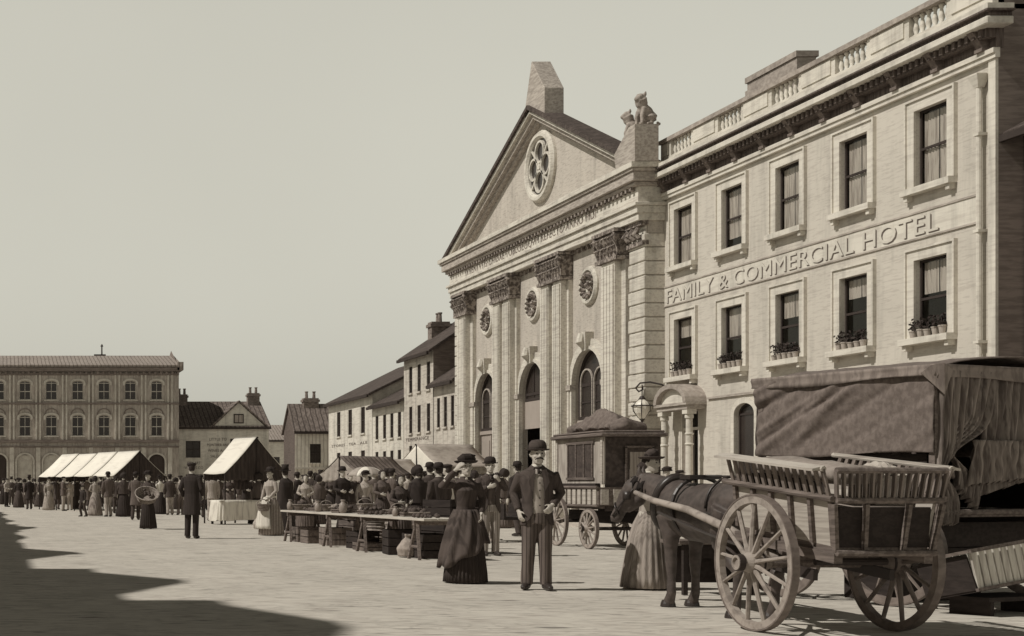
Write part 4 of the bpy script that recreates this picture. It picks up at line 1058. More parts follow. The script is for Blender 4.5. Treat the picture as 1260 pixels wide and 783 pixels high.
    if m:
        if S['coat'] in ('sack', 'frock'):
            hem = .78 if S['coat'] == 'sack' else .55
            c = MB(); fl = 1.0 if S['coat'] == 'sack' else 1.12
            c.loft([(hem,0,.01,.195*fl*k,.15*fl*k),(.90,0,.0,.18*k,.138*k),(1.04,0,-.002,.168*k,.126*k),(1.2,0,-.004,.184*k,.134*k),(1.34,0,0,.205*k,.134*k),(1.425,0,.01,.185*k,.108*k),(1.475,0,.018,.10,.078),(1.51,0,.026,.068,.064)], n=24, power=2.2)
            sleeves(c, .074, .060, .044)
            me_ = remeshed(c, 'coat', max(vox*.8, .011), 2, fold, 3, 14)
            if det:   # the front hangs open over the waistcoat
                bm = bmesh.new(); bm.from_mesh(me_)
                def vw(z):
                    if z > 1.49: return .0
                    if z > 1.42: return .03 + (1.49-z)*.5
                    if z > .92: return .065 + .0*(1.42-z)
                    return .065 + (.92-z)*.6
                dele = [f for f in bm.faces if f.calc_center_median().y < -.05 and abs(f.calc_center_median().x - .0) < vw(f.calc_center_median().z) and f.calc_center_median().z < 1.5]
                bmesh.ops.delete(bm, geom=dele, context='FACES'); bm.to_mesh(me_); bm.free()
            co_ = link_mesh('coat', me_, M[C1], root)
            if det:
                md = co_.modifiers.new('s', 'SOLIDIFY'); md.thickness = .008; md.offset = -1
                w_ = MB(); w_.loft([(.86,0,-.004,.152,.112),(.95,0,-.004,.158,.118),(1.08,0,-.008,.150,.113),(1.22,0,-.008,.166,.121),(1.34,0,-.004,.16,.12),(1.42,0,.004,.12,.095),(1.46,0,.012,.07,.07)], n=22)
                part('waistcoat', w_, M[S.get('cw', 'cl_waist')], v=.010)
                for z in (1.02, 1.11, 1.20, 1.29):
                    bt = MB(); bt.lathe([(0,-.006),(.009,-.004),(.009,.004),(0,.004)], (0.012,-.135+.0*z,z), n=8, axis='y'); bt.build('button', M['leather'], root, local=True)
                lp = MB()
                for q in (-1, 1):
                    lp.hexa([(q*.035,-.118,1.44),(q*.09,-.10,1.45),(q*.12,-.128,1.30),(q*.062,-.142,1.18),(q*.035,-.126,1.445),(q*.09,-.108,1.458),(q*.12,-.138,1.30),(q*.062,-.150,1.175)])
                lp.build('lapels', M[C1], root, local=True)
                tie = MB(); tie.tube([(-.03,-.085,1.475),(0,-.10,1.47),(.03,-.085,1.475)], [.014,.018,.014], n=8); tie.tube([(0,-.10,1.47),(.005,-.118,1.40)], [.014,.018], n=8, flat=.5); tie.build('necktie', M['cl_black'], root, smooth=True, local=True)
            cl = MB(); cl.loft([(1.465,0,.012,.068,.07),(1.515,0,.006,.062,.064)], n=16); cl.build('collar', M['cl_white'], root, smooth=True, local=True)
        elif S['coat'] == 'shirt':
            c = MB(); c.loft([(.90,0,0,.165*k,.122*k),(1.04,0,-.002,.163*k,.12*k),(1.2,0,-.004,.18*k,.13*k),(1.34,0,0,.198*k,.128*k),(1.425,0,.01,.178*k,.10*k),(1.475,0,.018,.095,.074),(1.505,0,.022,.066,.062)], n=20)
            sleeves(c, .068, .058, .044, .85); part('shirt', c, M[C1], v=max(vox*.8, .011), fold=fold)
        elif S['coat'] == 'cloak':
            c = MB(); c.loft([(.10,0,.03,.27*k,.24*k),(.5,0,.02,.25*k,.21*k),(.95,0,.0,.225*k,.18*k),(1.25,0,0,.22*k,.165*k),(1.38,0,.005,.205*k,.14*k),(1.45,0,.012,.14*k,.10*k),(1.50,0,.02,.08,.075)], n=28)
            part('cloak', c, M[C1], v=max(vox*.8, .013), fold=.014, fz=1.0, fxy=11)
        t = MB()
        t.loft([(.80,0,.0,.16*k,.122*k),(.90,0,0,.168*k,.125*k),(1.0,0,0,.155*k,.113*k)], n=18)
        for q, sg in (('r', -1), ('l', 1)):
            kn, an, td = legs[q]; hp = Vector((sg*.082,0,.90)); kn = Vector(kn); an = Vector(an)
            t.tube([hp, hp.lerp(kn,.5), kn, kn.lerp(an,.55), an+Vector((0,0,-.02))], [.098,.092,.078,.072,.070], n=12)
        part('trousers', t, M[C2], v=max(vox*.8, .010), fold=fold, fz=5)
    else:
        c = MB(); c.loft([(.99,0,.006,.135*k,.112*k),(1.08,0,0,.126*k,.104*k),(1.2,0,-.008,.148*k,.12*k),(1.31,0,-.022,.170*k,.135*k),(1.41,0,.006,.155*k,.10*k),(1.47,0,.014,.085,.066),(1.52,0,.018,.058,.056)], n=22)
        sleeves(c, .064, .052, .036)
        if S['coat'] == 'jacket': c.loft([(.84,0,.01,.20*k,.18*k),(.95,0,.01,.165*k,.14*k),(1.05,0,.004,.132*k,.110*k)], n=20)
        part('bodice', c, M[C1], v=max(vox*.8, .010), fold=fold, fz=5)
        if S['coat'] == 'shawl':
            c = MB(); c.loft([(.92,0,.02,.24*k,.19*k),(1.1,0,.01,.235*k,.175*k),(1.3,0,.005,.215*k,.155*k),(1.4,0,.01,.175*k,.12*k),(1.46,0,.015,.11*k,.085*k),(1.5,0,.02,.075,.07)], n=24)
            part('shawl', c, M[S.get('c3', 'cl_mid')], v=max(vox*.8, .013), fold=.010, fz=2, fxy=11)
        # full skirt with pleats
        np_ = 26 if not S.get('pleat') else S['pleat']; n_ = np_*4; rg = []
        wd_ = S.get('skirt', 1.0)
        for z, r0 in ((1.03,.125),(.97,.150),(.85,.205),(.65,.255),(.4,.29),(.15,.325),(.02,.335)):
            ring = []
            amp = .003 + .013*(1.03-z)
            for i in range(n_):
                a_ = 2*PI*i/n_; rr = r0*wd_ + amp*math.sin(np_*a_ + .6*math.sin(3*a_) + .4*z) + .006*math.sin(5*a_+z*3)*(1.03-z)
                bk = .05*(1.03-z) if math.sin(a_) > 0 else 0
                ring.append((rr*1.0*math.cos(a_), (rr*.92+bk)*math.sin(a_) + .02*(1.03-z), z))
            rg.append(ring)
        s_ = MB(); s_.rings(rg); s_.build('skirt', M[C2], root, smooth=True, local=True)
        if S.get('over'):   # draped overskirt, hem rising diagonally
            n_ = 90; rg = []
            for j in range(11):
                t_ = j/10; ring = []
                for i in range(n_+1):
                    a_ = 2*PI*i/n_
                    hemz = .42 + .20*math.cos(a_-.2) + .03*math.sin(6*a_)
                    z = 1.04 - t_*(1.04-hemz); base = .128 + (.20*(1-math.exp(-3.0*(1.04-z))) + .075*(1.04-z))*wd_
                    rr = base + .018 + (.010+.012*t_)*math.sin(9*a_ + 5*t_) + .010*math.sin(17*a_ - 7*z)
                    ring.append((rr*math.cos(a_), rr*.94*math.sin(a_)+.02*(1.04-z), z))
                rg.append(ring)
            s_ = MB(); s_.sheet(rg); s_.build('overskirt', M[S['over']], root, smooth=True, local=True, solid=.012)
        if S.get('apron'):
            g_ = []; 
            for j in range(9):
                z = 1.02 - j*.105; row = []
                for i in range(15):
                    a_ = -PI/2 + (i-7)/7*(.62+.1*j/8); r0 = .132 + (.20*(1-math.exp(-3.2*(1.04-z))) + .085*(1.04-z)) + .03 + .010*math.sin(i*1.7+z*2)
                    row.append((r0*math.cos(a_), r0*.95*math.sin(a_)+.02*(1.04-z), z))
                g_.append(row)
            s_ = MB(); s_.sheet(g_); s_.build('apron', M['cl_white'], root, smooth=True, local=True, solid=.006)
            s_ = MB(); s_.loft([(1.0,0,.004,.150,.125),(1.05,0,.002,.140,.117)], n=24); s_.build('apron_band', M['cl_white'], root, local=True)
        if det:
            cl = MB(); cl.loft([(1.50,0,.012,.066,.066),(1.535,0,.008,.060,.060)], n=16); cl.build('collar', M['cl_white'], root, smooth=True, local=True)
            br = MB(); br.lathe([(0,-.008),(.018,-.004),(.018,.004),(0,.006)], (0,-.085,1.475), n=10, axis='y'); br.build('brooch', M['cl_white'], root, local=True)
    # boots
    for q, sg in (('r', -1), ('l', 1)):
        kn, an, tdir = legs[q]; an = Vector(an); td = Vector((tdir[0], tdir[1], 0)).normalized()
        bo = MB(); bo.tube([Vector((an.x,an.y,.17)), Vector((an.x,an.y,.10)), Vector((an.x,an.y,.05))], [.046,.048,.05], n=10)
        bo.tube([Vector((an.x,an.y,.045))-td*.055, Vector((an.x,an.y,.048))+td*.04, Vector((an.x,an.y,.042))+td*.13, Vector((an.x,an.y,.034))+td*.205], [.038,.052,.048,.028], n=10, flat=.85)
        for i_ in range(len(bo.v)): bo.v[i_].z = max(bo.v[i_].z, .0)
        part('boot', bo, M['leather'], v=max(.010, vox*.8))
    if S.get('carry') == 'basket':
        pass
    return root

def place(root, X, Y, label, rz=0.0, h=1.0, group=None, dy=0.0):
    p = ground_at(X, Y); p.z = 0.0
    root.location = p; root.rotation_euler = (0, 0, rz); root.scale = (h, h, h)
    tag(root, label, 'person', group); return root

UP = (0, 0, 1)
# --- the figures that stand clear of the crowd
gent = build_person(dict(sex='m', hat='bowler', hatcol='cl_dark', coat='sack', c1='cl_dark', c2='cl_stripe', detail=1, vox=.0075, yaw=.1, moustache=True,
    arms={'l': ((.27,.05,1.17),(.15,-.13,1.02),(-.3,.8,0),.9), 'r': ((-.255,.09,1.17),(-.215,-.04,.95),(.8,.3,0),.6)},
    legs={'r': ((-.10,-.01,.50),(-.115,.02,.085),(-.35,-1)), 'l': ((.085,-.03,.50),(.095,-.02,.085),(.15,-1))}))
place(gent, 661, 726, 'moustached man in a bowler, open dark jacket and pale waistcoat standing alone', R(-14), .995)
lady = build_person(dict(sex='w', hat='puff', hatcol='cl_black', coat='plain', c1='cl_dark', c2='cl_pleat', over='cl_over', detail=1, vox=.0075, yaw=.15, tilt=-.06, pleat=34, skirt=.86,
    arms={'r': ((-.33,-.05,1.37),(-.15,-.17,1.60),(.7,.6,-.2),.7), 'l': ((.23,.03,1.2),(.20,-.10,.98),(-1,0,0),.6)}))
place(lady, 573, 718, 'woman in black pleated skirt and draped overskirt, one hand raised to her hat', R(-12), .91)
beau = build_person(dict(sex='m', hat='bowler', hatcol='cl_black', coat='sack', c1='cl_dark', c2='cl_stripe_pale', detail=1, vox=.009, yaw=-.15, cw='cl_brown',
    arms={'l': ((.27,-.03,1.22),(.10,-.20,1.38),(-.5,.5,0),1.0), 'r': ((-.24,-.05,1.18),(-.08,-.2,1.25),(.5,.5,.2),.9)}))
place(beau, 603, 684, 'man in bowler and pale striped trousers behind the woman with the draped overskirt', R(-4), .98)
pleat = build_person(dict(sex='w', hat='puff', hatcol='cl_dark', coat='plain', c1='cl_light', c2='cl_pleat2', vox=.011, detail=1, pleat=22, skirt=.95, yaw=.3,
    arms={'r': ((-.25,-.05,1.2),(-.22,-.28,1.3),(0,-.2,-1),.8), 'l': ((.23,.03,1.18),(.17,-.15,1.02),(-1,0,0),.6)}))
place(pleat, 799, 725, 'woman in a ribbed grey skirt holding the cart horse by its head', R(20), .93)
dark = build_person(dict(sex='m', hat='cap', hatcol='cl_black', coat='frock', c1='cl_black', c2='cl_black', vox=.011, yaw=.6,
    arms={'r': ((-.26,.03,1.16),(-.22,-.12,1.0),(.8,.3,0),.8), 'l': ((.255,.06,1.16),(.22,-.06,.97),(-.8,.3,0),.8)}))
place(dark, 236, 663, 'burly man all in black standing by himself on the open cobbles', R(150), 1.02)
apron = build_person(dict(sex='w', hat='puff', hatcol='cl_black', coat='plain', c1='cl_light', c2='cl_check', apron=True, vox=.011, skirt=1.0,
    arms={'r': ((-.22,-.02,1.18),(-.19,-.14,.95),(1,0,0),.9), 'l': ((.22,-.02,1.18),(.15,-.2,1.0),(-1,0,0),.9)}))
place(apron, 333, 659, 'woman with white apron, pale bodice and market basket beside the cloaked figure', R(-55), .95)
cloak = build_person(dict(sex='m', hat='top', coat='cloak', c1='cl_black', c2='cl_black', vox=.013, arms={'r': ((-.19,.02,1.15),(-.12,-.1,1.1),None,.5), 'l': ((.19,.02,1.15),(.12,-.1,1.1),None,.5)}))
place(cloak, 351, 657, 'figure in a long black cloak with back turned beside the aproned woman', R(185), .97)
tray = build_person(dict(sex='w', hat='puff', hatcol='cl_black', coat='plain', c1='cl_dark', c2='cl_black', vox=.013, skirt=.78,
    arms={'r': ((-.27,-.02,1.16),(-.20,-.22,1.08),(.6,-.2,.5),.9), 'l': ((.27,-.02,1.16),(.20,-.22,1.08),(-.6,-.2,.5),.9)}))
place(tray, 182, 651, 'woman in black clasping a big round basket on the open cobbles', R(-20), .93)
boy = build_person(dict(sex='m', hat='cap', coat='sack', c1='cl_black', c2='cl_dark', vox=.014,
    legs={'r': ((-.12,-.12,.5),(-.16,.02,.085),(-.1,-1)), 'l': ((.1,.04,.52),(.14,.16,.085),(.1,-1))}))
place(boy, 102, 636, 'small boy in dark clothes striding before the crowd by the white awnings', R(-60), .72)

# --- crowd templates (copied with their parts; every copy may take its own cloth)
T = {}
ARM_FWD = {'r': ((-.24,-.03,1.17),(-.15,-.24,1.12),(.6,0,.4),.8), 'l': ((.24,-.03,1.17),(.15,-.24,1.12),(-.6,0,.4),.8)}
STRIDE = {'r': ((-.09,-.10,.50),(-.10,.04,.085),(-.03,-1)), 'l': ((.09,.03,.50),(.11,.16,.085),(.12,-1))}
tmpl = {
 'frock_top': dict(sex='m', hat='top', coat='frock'), 'sack_bowler': dict(sex='m', hat='bowler', coat='sack', legs=STRIDE),
 'sack_cap': dict(sex='m', hat='cap', coat='sack', arms=ARM_FWD), 'shirt_cap': dict(sex='m', hat='cap', coat='shirt', arms=ARM_FWD),
 'shirt_wide': dict(sex='m', hat='wide', coat='shirt'), 'frock_bowler': dict(sex='m', hat='bowler', coat='frock', arms=ARM_FWD, legs=STRIDE),
 'w_plain': dict(sex='w', hat='puff', coat='plain'), 'w_jacket': dict(sex='w', hat='bonnet', coat='jacket', arms=ARM_FWD),
 'w_shawl': dict(sex='w', hat='bonnet', coat='shawl'), 'w_scarf': dict(sex='w', hat='shawl', coat='plain', arms=ARM_FWD),
}
def tmpl_get(k):
    if k not in T:
        T[k] = dict(spec=tmpl[k], used=False, root=build_person(dict(tmpl[k], vox=.018)))
    return T[k]
CN = {'cl_black': 'black', 'cl_dark': 'dark', 'cl_mid': 'grey', 'cl_brown': 'brown', 'cl_light': 'pale', 'cl_white': 'white', 'cl_check': 'checked', 'cl_stripe_pale': 'striped', 'cl_over': 'rusty'}
HATW = {'top': 'top hat', 'bowler': 'bowler', 'cap': 'flat cap', 'wide': 'wide hat', 'puff': 'small hat', 'bonnet': 'bonnet', 'shawl': 'headscarf'}
COATW = {'frock': 'long coat', 'sack': 'jacket', 'shirt': 'shirt', 'plain': 'bodice', 'jacket': 'jacket', 'shawl': 'shawl'}
crowd = []
def person(k, X, Y, rz, c1, c2, h=1.0, hatcol='cl_black', area='', extra=None):
    t = tmpl_get(k)
    if not t['used']: o = t['root']; t['used'] = True
    else: o = copy_tree(t['root'])
    for ch in o.children:
        nm = ch.name.split('.')[0]; mm = None
        if nm in ('coat', 'shirt', 'bodice'): mm = c1
        elif nm in ('shawl',): mm = c1
        elif nm in ('trousers', 'skirt'): mm = c2
        elif nm in ('hat', 'bonnet', 'headscarf'): mm = hatcol
        if mm:
            ch.material_slots[0].link = 'OBJECT'; ch.material_slots[0].material = M[mm]
    s = t['spec']; o.location = ground_at(X, Y); o.rotation_euler = (0, 0, R(rz)); o.scale = (h, h, h)
    look = '%s in %s %s, %s %s, %s' % ('man' if s['sex'] == 'm' else 'woman', CN[c1], COATW[s['coat']], CN[c2], 'trousers' if s['sex'] == 'm' else 'skirt', HATW[s['hat']])
    if extra: look = extra
    o['category'] = 'person'; crowd.append((o, look, area, X)); return o
A1 = 'before the arcaded building'; A2 = 'by the white awnings'; A3 = 'near the big gabled tent'; A4 = 'behind the trestle table'; A5 = 'among the market stalls'
rows = [
 ('shirt_cap', 8, 624, 60, 'cl_light', 'cl_black', .98, A1), ('w_plain', 23, 625, 170, 'cl_black', 'cl_dark', .97, A1), ('frock_top', 36, 627, 190, 'cl_black', 'cl_dark', 1.0, A1),
 ('w_shawl', 49, 624, 60, 'cl_mid', 'cl_dark', .95, A1), ('w_plain', 60, 628, 30, 'cl_light', 'cl_light', .95, A1), ('frock_bowler', 70, 627, 160, 'cl_dark', 'cl_mid', .97, A2),
 ('sack_cap', 78, 629, 80, 'cl_mid', 'cl_light', .96, A2), ('shirt_wide', 86, 628, 200, 'cl_light', 'cl_light', .93, A2), ('w_jacket', 95, 627, 200, 'cl_black', 'cl_black', .94, A2),
 ('frock_bowler', 107, 629, 150, 'cl_mid', 'cl_dark', .98, A2), ('w_jacket', 117, 635, 175, 'cl_light', 'cl_check', .94, A2), ('sack_bowler', 133, 636, 185, 'cl_mid', 'cl_light', 1.03, A2),
 ('sack_cap', 143, 632, 160, 'cl_dark', 'cl_dark', .97, A2), ('w_shawl', 152, 636, 200, 'cl_dark', 'cl_black', .98, A2), ('frock_bowler', 167, 640, 175, 'cl_mid', 'cl_dark', .98, A2),
 ('w_plain', 197, 633, 190, 'cl_white', 'cl_black', .96, A2), ('sack_bowler', 209, 634, 180, 'cl_dark', 'cl_light', 1.0, A3), ('shirt_cap', 222, 634, 200, 'cl_light', 'cl_mid', .98, A3),
 ('frock_bowler', 247, 637, 150, 'cl_black', 'cl_dark', .95, A3), ('sack_bowler', 261, 641, 175, 'cl_light', 'cl_light', 1.0, A3), ('w_scarf', 282, 632, 0, 'cl_dark', 'cl_mid', .98, A3),
 ('sack_cap', 303, 640, 20, 'cl_black', 'cl_dark', .97, A3), ('w_shawl', 318, 645, 120, 'cl_brown', 'cl_dark', .93, A3),
 # second rank, heads between the shoulders of the first
 ('frock_top', 14, 622, 10, 'cl_dark', 'cl_dark', .98, A1), ('w_jacket', 30, 621, 120, 'cl_mid', 'cl_mid', .96, A1), ('sack_bowler', 43, 621, 200, 'cl_brown', 'cl_dark', .98, A1), ('w_scarf', 55, 621, 190, 'cl_mid', 'cl_brown', .95, A1),
 ('frock_top', 65, 620, 200, 'cl_black', 'cl_black', 1.0, A2), ('w_plain', 74, 621, 150, 'cl_brown', 'cl_dark', .95, A2), ('sack_cap', 83, 621, 30, 'cl_dark', 'cl_mid', .97, A2),
 ('shirt_cap', 91, 622, 220, 'cl_light', 'cl_dark', .98, A2), ('frock_bowler', 100, 621, 90, 'cl_brown', 'cl_dark', .98, A2), ('w_shawl', 112, 623, 10, 'cl_black', 'cl_dark', .95, A2),
 ('sack_bowler', 124, 624, 200, 'cl_dark', 'cl_dark', 1.0, A2), ('w_scarf', 138, 624, 90, 'cl_light', 'cl_dark', .95, A2), ('frock_top', 159, 626, 190, 'cl_black', 'cl_dark', .99, A2),
 ('w_plain', 174, 627, 100, 'cl_mid', 'cl_brown', .95, A2), ('sack_cap', 187, 626, 160, 'cl_brown', 'cl_mid', .97, A2), ('frock_top', 202, 626, 10, 'cl_dark', 'cl_black', 1.0, A3),
 ('w_jacket', 216, 627, 120, 'cl_brown', 'cl_dark', .94, A3), ('sack_bowler', 228, 627, 210, 'cl_black', 'cl_dark', .99, A3), ('w_scarf', 240, 628, 170, 'cl_light', 'cl_mid', .94, A3),
 ('sack_cap', 252, 628, 0, 'cl_dark', 'cl_black', .97, A3), ('frock_bowler', 269, 630, 200, 'cl_dark', 'cl_dark', .98, A3), ('w_shawl', 295, 631, 30, 'cl_brown', 'cl_mid', .95, A3),
 ('w_plain', 4, 621, 10, 'cl_dark', 'cl_black', .95, A1), ('sack_cap', 19, 620, 200, 'cl_mid', 'cl_dark', .98, A1), ('frock_bowler', 25, 620, 40, 'cl_black', 'cl_dark', 1.0, A1), ('w_shawl', 41, 620, 160, 'cl_dark', 'cl_mid', .96, A1), ('w_plain', 52, 619, 20, 'cl_light', 'cl_dark', .96, A1),
 ('frock_top', 88, 619, 170, 'cl_black', 'cl_dark', 1.02, A2), ('w_jacket', 104, 619, 20, 'cl_dark', 'cl_dark', .98, A2), ('sack_bowler', 116, 619, 190, 'cl_mid', 'cl_dark', 1.02, A2), ('w_plain', 129, 620, 150, 'cl_black', 'cl_dark', .98, A2), ('frock_top', 148, 622, 20, 'cl_dark', 'cl_dark', 1.0, A2),
 ('sack_cap', 166, 622, 200, 'cl_black', 'cl_dark', 1.0, A2), ('w_shawl', 180, 623, 30, 'cl_mid', 'cl_dark', .97, A2), ('frock_bowler', 193, 623, 180, 'cl_dark', 'cl_black', 1.0, A3), ('w_plain', 208, 623, 20, 'cl_dark', 'cl_dark', .97, A3), ('frock_top', 234, 624, 190, 'cl_black', 'cl_dark', 1.0, A3),
 ('sack_bowler', 246, 624, 20, 'cl_dark', 'cl_dark', .98, A3), ('w_jacket', 277, 628, 170, 'cl_black', 'cl_dark', .96, A3), ('frock_bowler', 309, 632, 200, 'cl_dark', 'cl_dark', 1.0, A3), ('w_plain', 325, 634, 10, 'cl_dark', 'cl_brown', .96, A3),
 # the middle of the market
 ('sack_bowler', 374, 628, 190, 'cl_dark', 'cl_dark', .98, A5), ('w_plain', 383, 635, 20, 'cl_dark', 'cl_dark', .96, A5), ('frock_bowler', 392, 626, 170, 'cl_black', 'cl_dark', .99, A5), ('w_jacket', 408, 640, 10, 'cl_dark', 'cl_black', .95, A5),
 ('w_scarf', 419, 634, 150, 'cl_dark', 'cl_dark', .96, A5), ('sack_cap', 431, 646, 20, 'cl_black', 'cl_dark', .95, A5), ('sack_bowler', 455, 634, 200, 'cl_black', 'cl_dark', 1.0, A5), ('frock_top', 476, 642, 160, 'cl_black', 'cl_dark', .98, A5), ('w_jacket', 484, 628, 20, 'cl_dark', 'cl_dark', .97, A5),
 ('w_plain', 524, 648, 190, 'cl_black', 'cl_dark', .96, A5), ('sack_bowler', 532, 630, 170, 'cl_dark', 'cl_dark', .98, A5), ('w_shawl', 556, 636, 30, 'cl_dark', 'cl_dark', .97, A5), ('sack_cap', 575, 636, 180, 'cl_dark', 'cl_black', .99, A5), ('w_scarf', 592, 640, 20, 'cl_dark', 'cl_dark', .96, A5),
 ('frock_bowler', 612, 640, 190, 'cl_black', 'cl_dark', .99, 'beside the handcart'), ('w_plain', 628, 638, 160, 'cl_dark', 'cl_dark', .98, 'beside the handcart'), ('w_jacket', 647, 640, 20, 'cl_dark', 'cl_dark', .97, 'beside the handcart'), ('sack_bowler', 540, 676, 200, 'cl_dark', 'cl_black', .96, A4),
 ('frock_top', 396, 634, 20, 'cl_black', 'cl_black', 1.0, A5), ('w_shawl', 444, 628, 20, 'cl_dark', 'cl_dark', .97, A5), ('sack_cap', 466, 630, 180, 'cl_dark', 'cl_dark', .98, A5), ('w_plain', 498, 630, 10, 'cl_dark', 'cl_dark', .96, A5), ('frock_bowler', 545, 634, 10, 'cl_mid', 'cl_dark', .98, A5), ('frock_top', 512, 642, 170, 'cl_black', 'cl_black', .99, A5),
 ('sack_bowler', 366, 640, 200, 'cl_black', 'cl_dark', .98, A5), ('w_scarf', 376, 652, -10, 'cl_light', 'cl_mid', .92, A4), ('w_shawl', 392, 645, 10, 'cl_brown', 'cl_dark', .9, A4),
 ('frock_bowler', 421, 655, 20, 'cl_black', 'cl_black', .98, A4), ('sack_cap', 437, 640, 190, 'cl_dark', 'cl_mid', .95, A5), ('w_plain', 449, 655, -10, 'cl_light', 'cl_dark', .9, A4),
 ('sack_bowler', 460, 648, 170, 'cl_mid', 'cl_dark', .98, A5), ('w_scarf', 470, 660, 20, 'cl_brown', 'cl_dark', .95, A4), ('frock_bowler', 482, 650, 140, 'cl_mid', 'cl_dark', 1.0, A5),
 ('w_scarf', 492, 676, 10, 'cl_dark', 'cl_mid', .82, A4), ('sack_cap', 502, 645, 180, 'cl_light', 'cl_mid', .95, A5), ('w_shawl', 514, 668, 185, 'cl_black', 'cl_black', .93, A4),
 ('sack_bowler', 529, 663, 190, 'cl_dark', 'cl_dark', 1.0, A5), ('shirt_cap', 551, 668, 200, 'cl_white', 'cl_light', .97, A5), ('frock_bowler', 538, 652, 150, 'cl_black', 'cl_dark', 1.0, A5),
 ('w_plain', 475, 634, 190, 'cl_light', 'cl_mid', .95, A5), ('sack_bowler', 488, 632, 170, 'cl_dark', 'cl_dark', .97, A5), ('w_shawl', 508, 634, 150, 'cl_mid', 'cl_brown', .95, A5),
 ('shirt_wide', 521, 638, 30, 'cl_light', 'cl_dark', .97, A5), ('w_jacket', 404, 634, 200, 'cl_light', 'cl_dark', .95, A5), ('frock_top', 413, 630, 180, 'cl_dark', 'cl_black', .98, A5),
 ('w_plain', 428, 630, 170, 'cl_mid', 'cl_mid', .95, A5), ('sack_cap', 386, 630, 200, 'cl_brown', 'cl_dark', .97, A5),
 ('frock_bowler', 562, 645, 120, 'cl_dark', 'cl_dark', 1.0, 'near the draped overskirt'), ('w_jacket', 584, 648, 160, 'cl_dark', 'cl_dark', .95, 'near the draped overskirt'),
 ('w_shawl', 620, 650, 30, 'cl_mid', 'cl_mid', 1.0, 'beside the handcart'), ('sack_bowler', 637, 660, 190, 'cl_black', 'cl_dark', 1.03, 'beside the handcart'),
 ('w_scarf', 672, 640, 10, 'cl_dark', 'cl_dark', .97, 'next to the coach'), ('w_plain', 820, 655, -20, 'cl_mid', 'cl_light', .96, 'at the hotel door'), ('sack_cap', 836, 655, 60, 'cl_dark', 'cl_dark', .97, 'at the hotel door'),
]
rc = random.Random(21)
mk = ['frock_top','sack_bowler','sack_cap','frock_bowler']; wk = ['w_plain','w_jacket','w_shawl','w_scarf']; dk = ['cl_black','cl_dark','cl_dark','cl_brown','cl_mid','cl_black']
def fill(xs, y0_, y1_, area):
    for X in xs:
        k = rc.choice(mk + wk); c1 = rc.choice(dk); c2 = rc.choice(['cl_dark','cl_black','cl_brown','cl_mid'])
        rows.append((k, X + rc.uniform(-2, 2), rc.uniform(y0_, y1_), rc.uniform(0, 360), c1, c2, rc.choice((.9, .96, 1.0, 1.04)), area))
fill(range(364, 560, 8), 627, 640, A5); fill(range(566, 655, 9), 628, 637, 'by the church')
fill(range(2, 200, 11), 617.5, 620.5, 'in the rear crowd'); fill(range(205, 345, 10), 619, 626, 'in the rear crowd')
ordn = ordn + ['seventh','eighth','ninth','tenth','eleventh','twelfth','thirteenth']
for k, X, Y, rz, c1, c2, h, area in rows: person(k, X, Y, rz + random.uniform(-12, 12), c1, c2, h*random.uniform(.97, 1.02), area=area)
# every label singles one figure out: like-dressed neighbours are told apart by their order along the crowd
from collections import defaultdict
gr = defaultdict(list)
for o, look, area, X in crowd: gr[(look, area)].append((X, o))
for (look, area), lst in gr.items():
    lst.sort(key=lambda t: t[0])
    for i, (X, o) in enumerate(lst):
        o['label'] = (look + ' ' + area) if len(lst) == 1 else ('%s %s, %s from left' % (look, area, ordn[i]))
        o['group'] = 'market crowd ' + area
# ------------------------------------------------------------------ wheels, cart, wagon, coach
def wheel(parent, c, r, ax, n=12, hub=.09, rim=.075, m=None, name='wheel', tw=.055):
    """spoked wheel > tyre, spoke pieces; ax: axle direction"""
    c = Vector(c); ax = Vector(ax).normalized(); Mx = Matrix.Translation(c) @ ax.to_track_quat('Z', 'Y').to_matrix().to_4x4()
    inv = root_of(parent).matrix_basis
    def at(): return MB(inv @ Mx)
    q = at(); q.lathe([(r-.015-rim,-tw/2),(r-.015,-tw/2),(r-.015,tw/2),(r-.015-rim,tw/2),(r-.015-rim,-tw/2)], n=48)
    for k in range(n):
        a = 2*PI*(k+.3)/n; d = Vector((math.cos(a), math.sin(a), 0)); b = Vector((math.cos(a), math.sin(a), 0))
        q.tube([d*hub*.8+Vector((0,0,.03)), d*(hub+.12)+Vector((0,0,.025)), d*(r-rim)], [.022,.016,.014], n=6, flat=1.35)
    q.lathe([(0,-.12),(hub*.6,-.12),(hub*.75,-.09),(hub,-.05),(hub*1.1,0),(hub,.06),(hub*.72,.11),(hub*.72,.17),(hub*.5,.17),(hub*.45,.15),(0,.15)], n=20)
    w = q.build(name, m or M['wheel'], parent)
    q = at(); q.lathe([(r-.014,-tw/2-.004),(r,-tw/2-.004),(r,tw/2+.004),(r-.014,tw/2+.004),(r-.014,-tw/2-.004)], n=48); q.build('tyre', M['tyre'], w)
    q = at(); q.lathe([(hub*.76,.115),(hub*.82,.115),(hub*.82,.165),(hub*.76,.165),(hub*.76,.115)], n=20); q.lathe([(hub*1.02,-.045),(hub*1.1,-.045),(hub*1.1,-.03),(hub*1.02,-.03)], n=20); q.build('hub_ring', M['iron'], w)
    return w

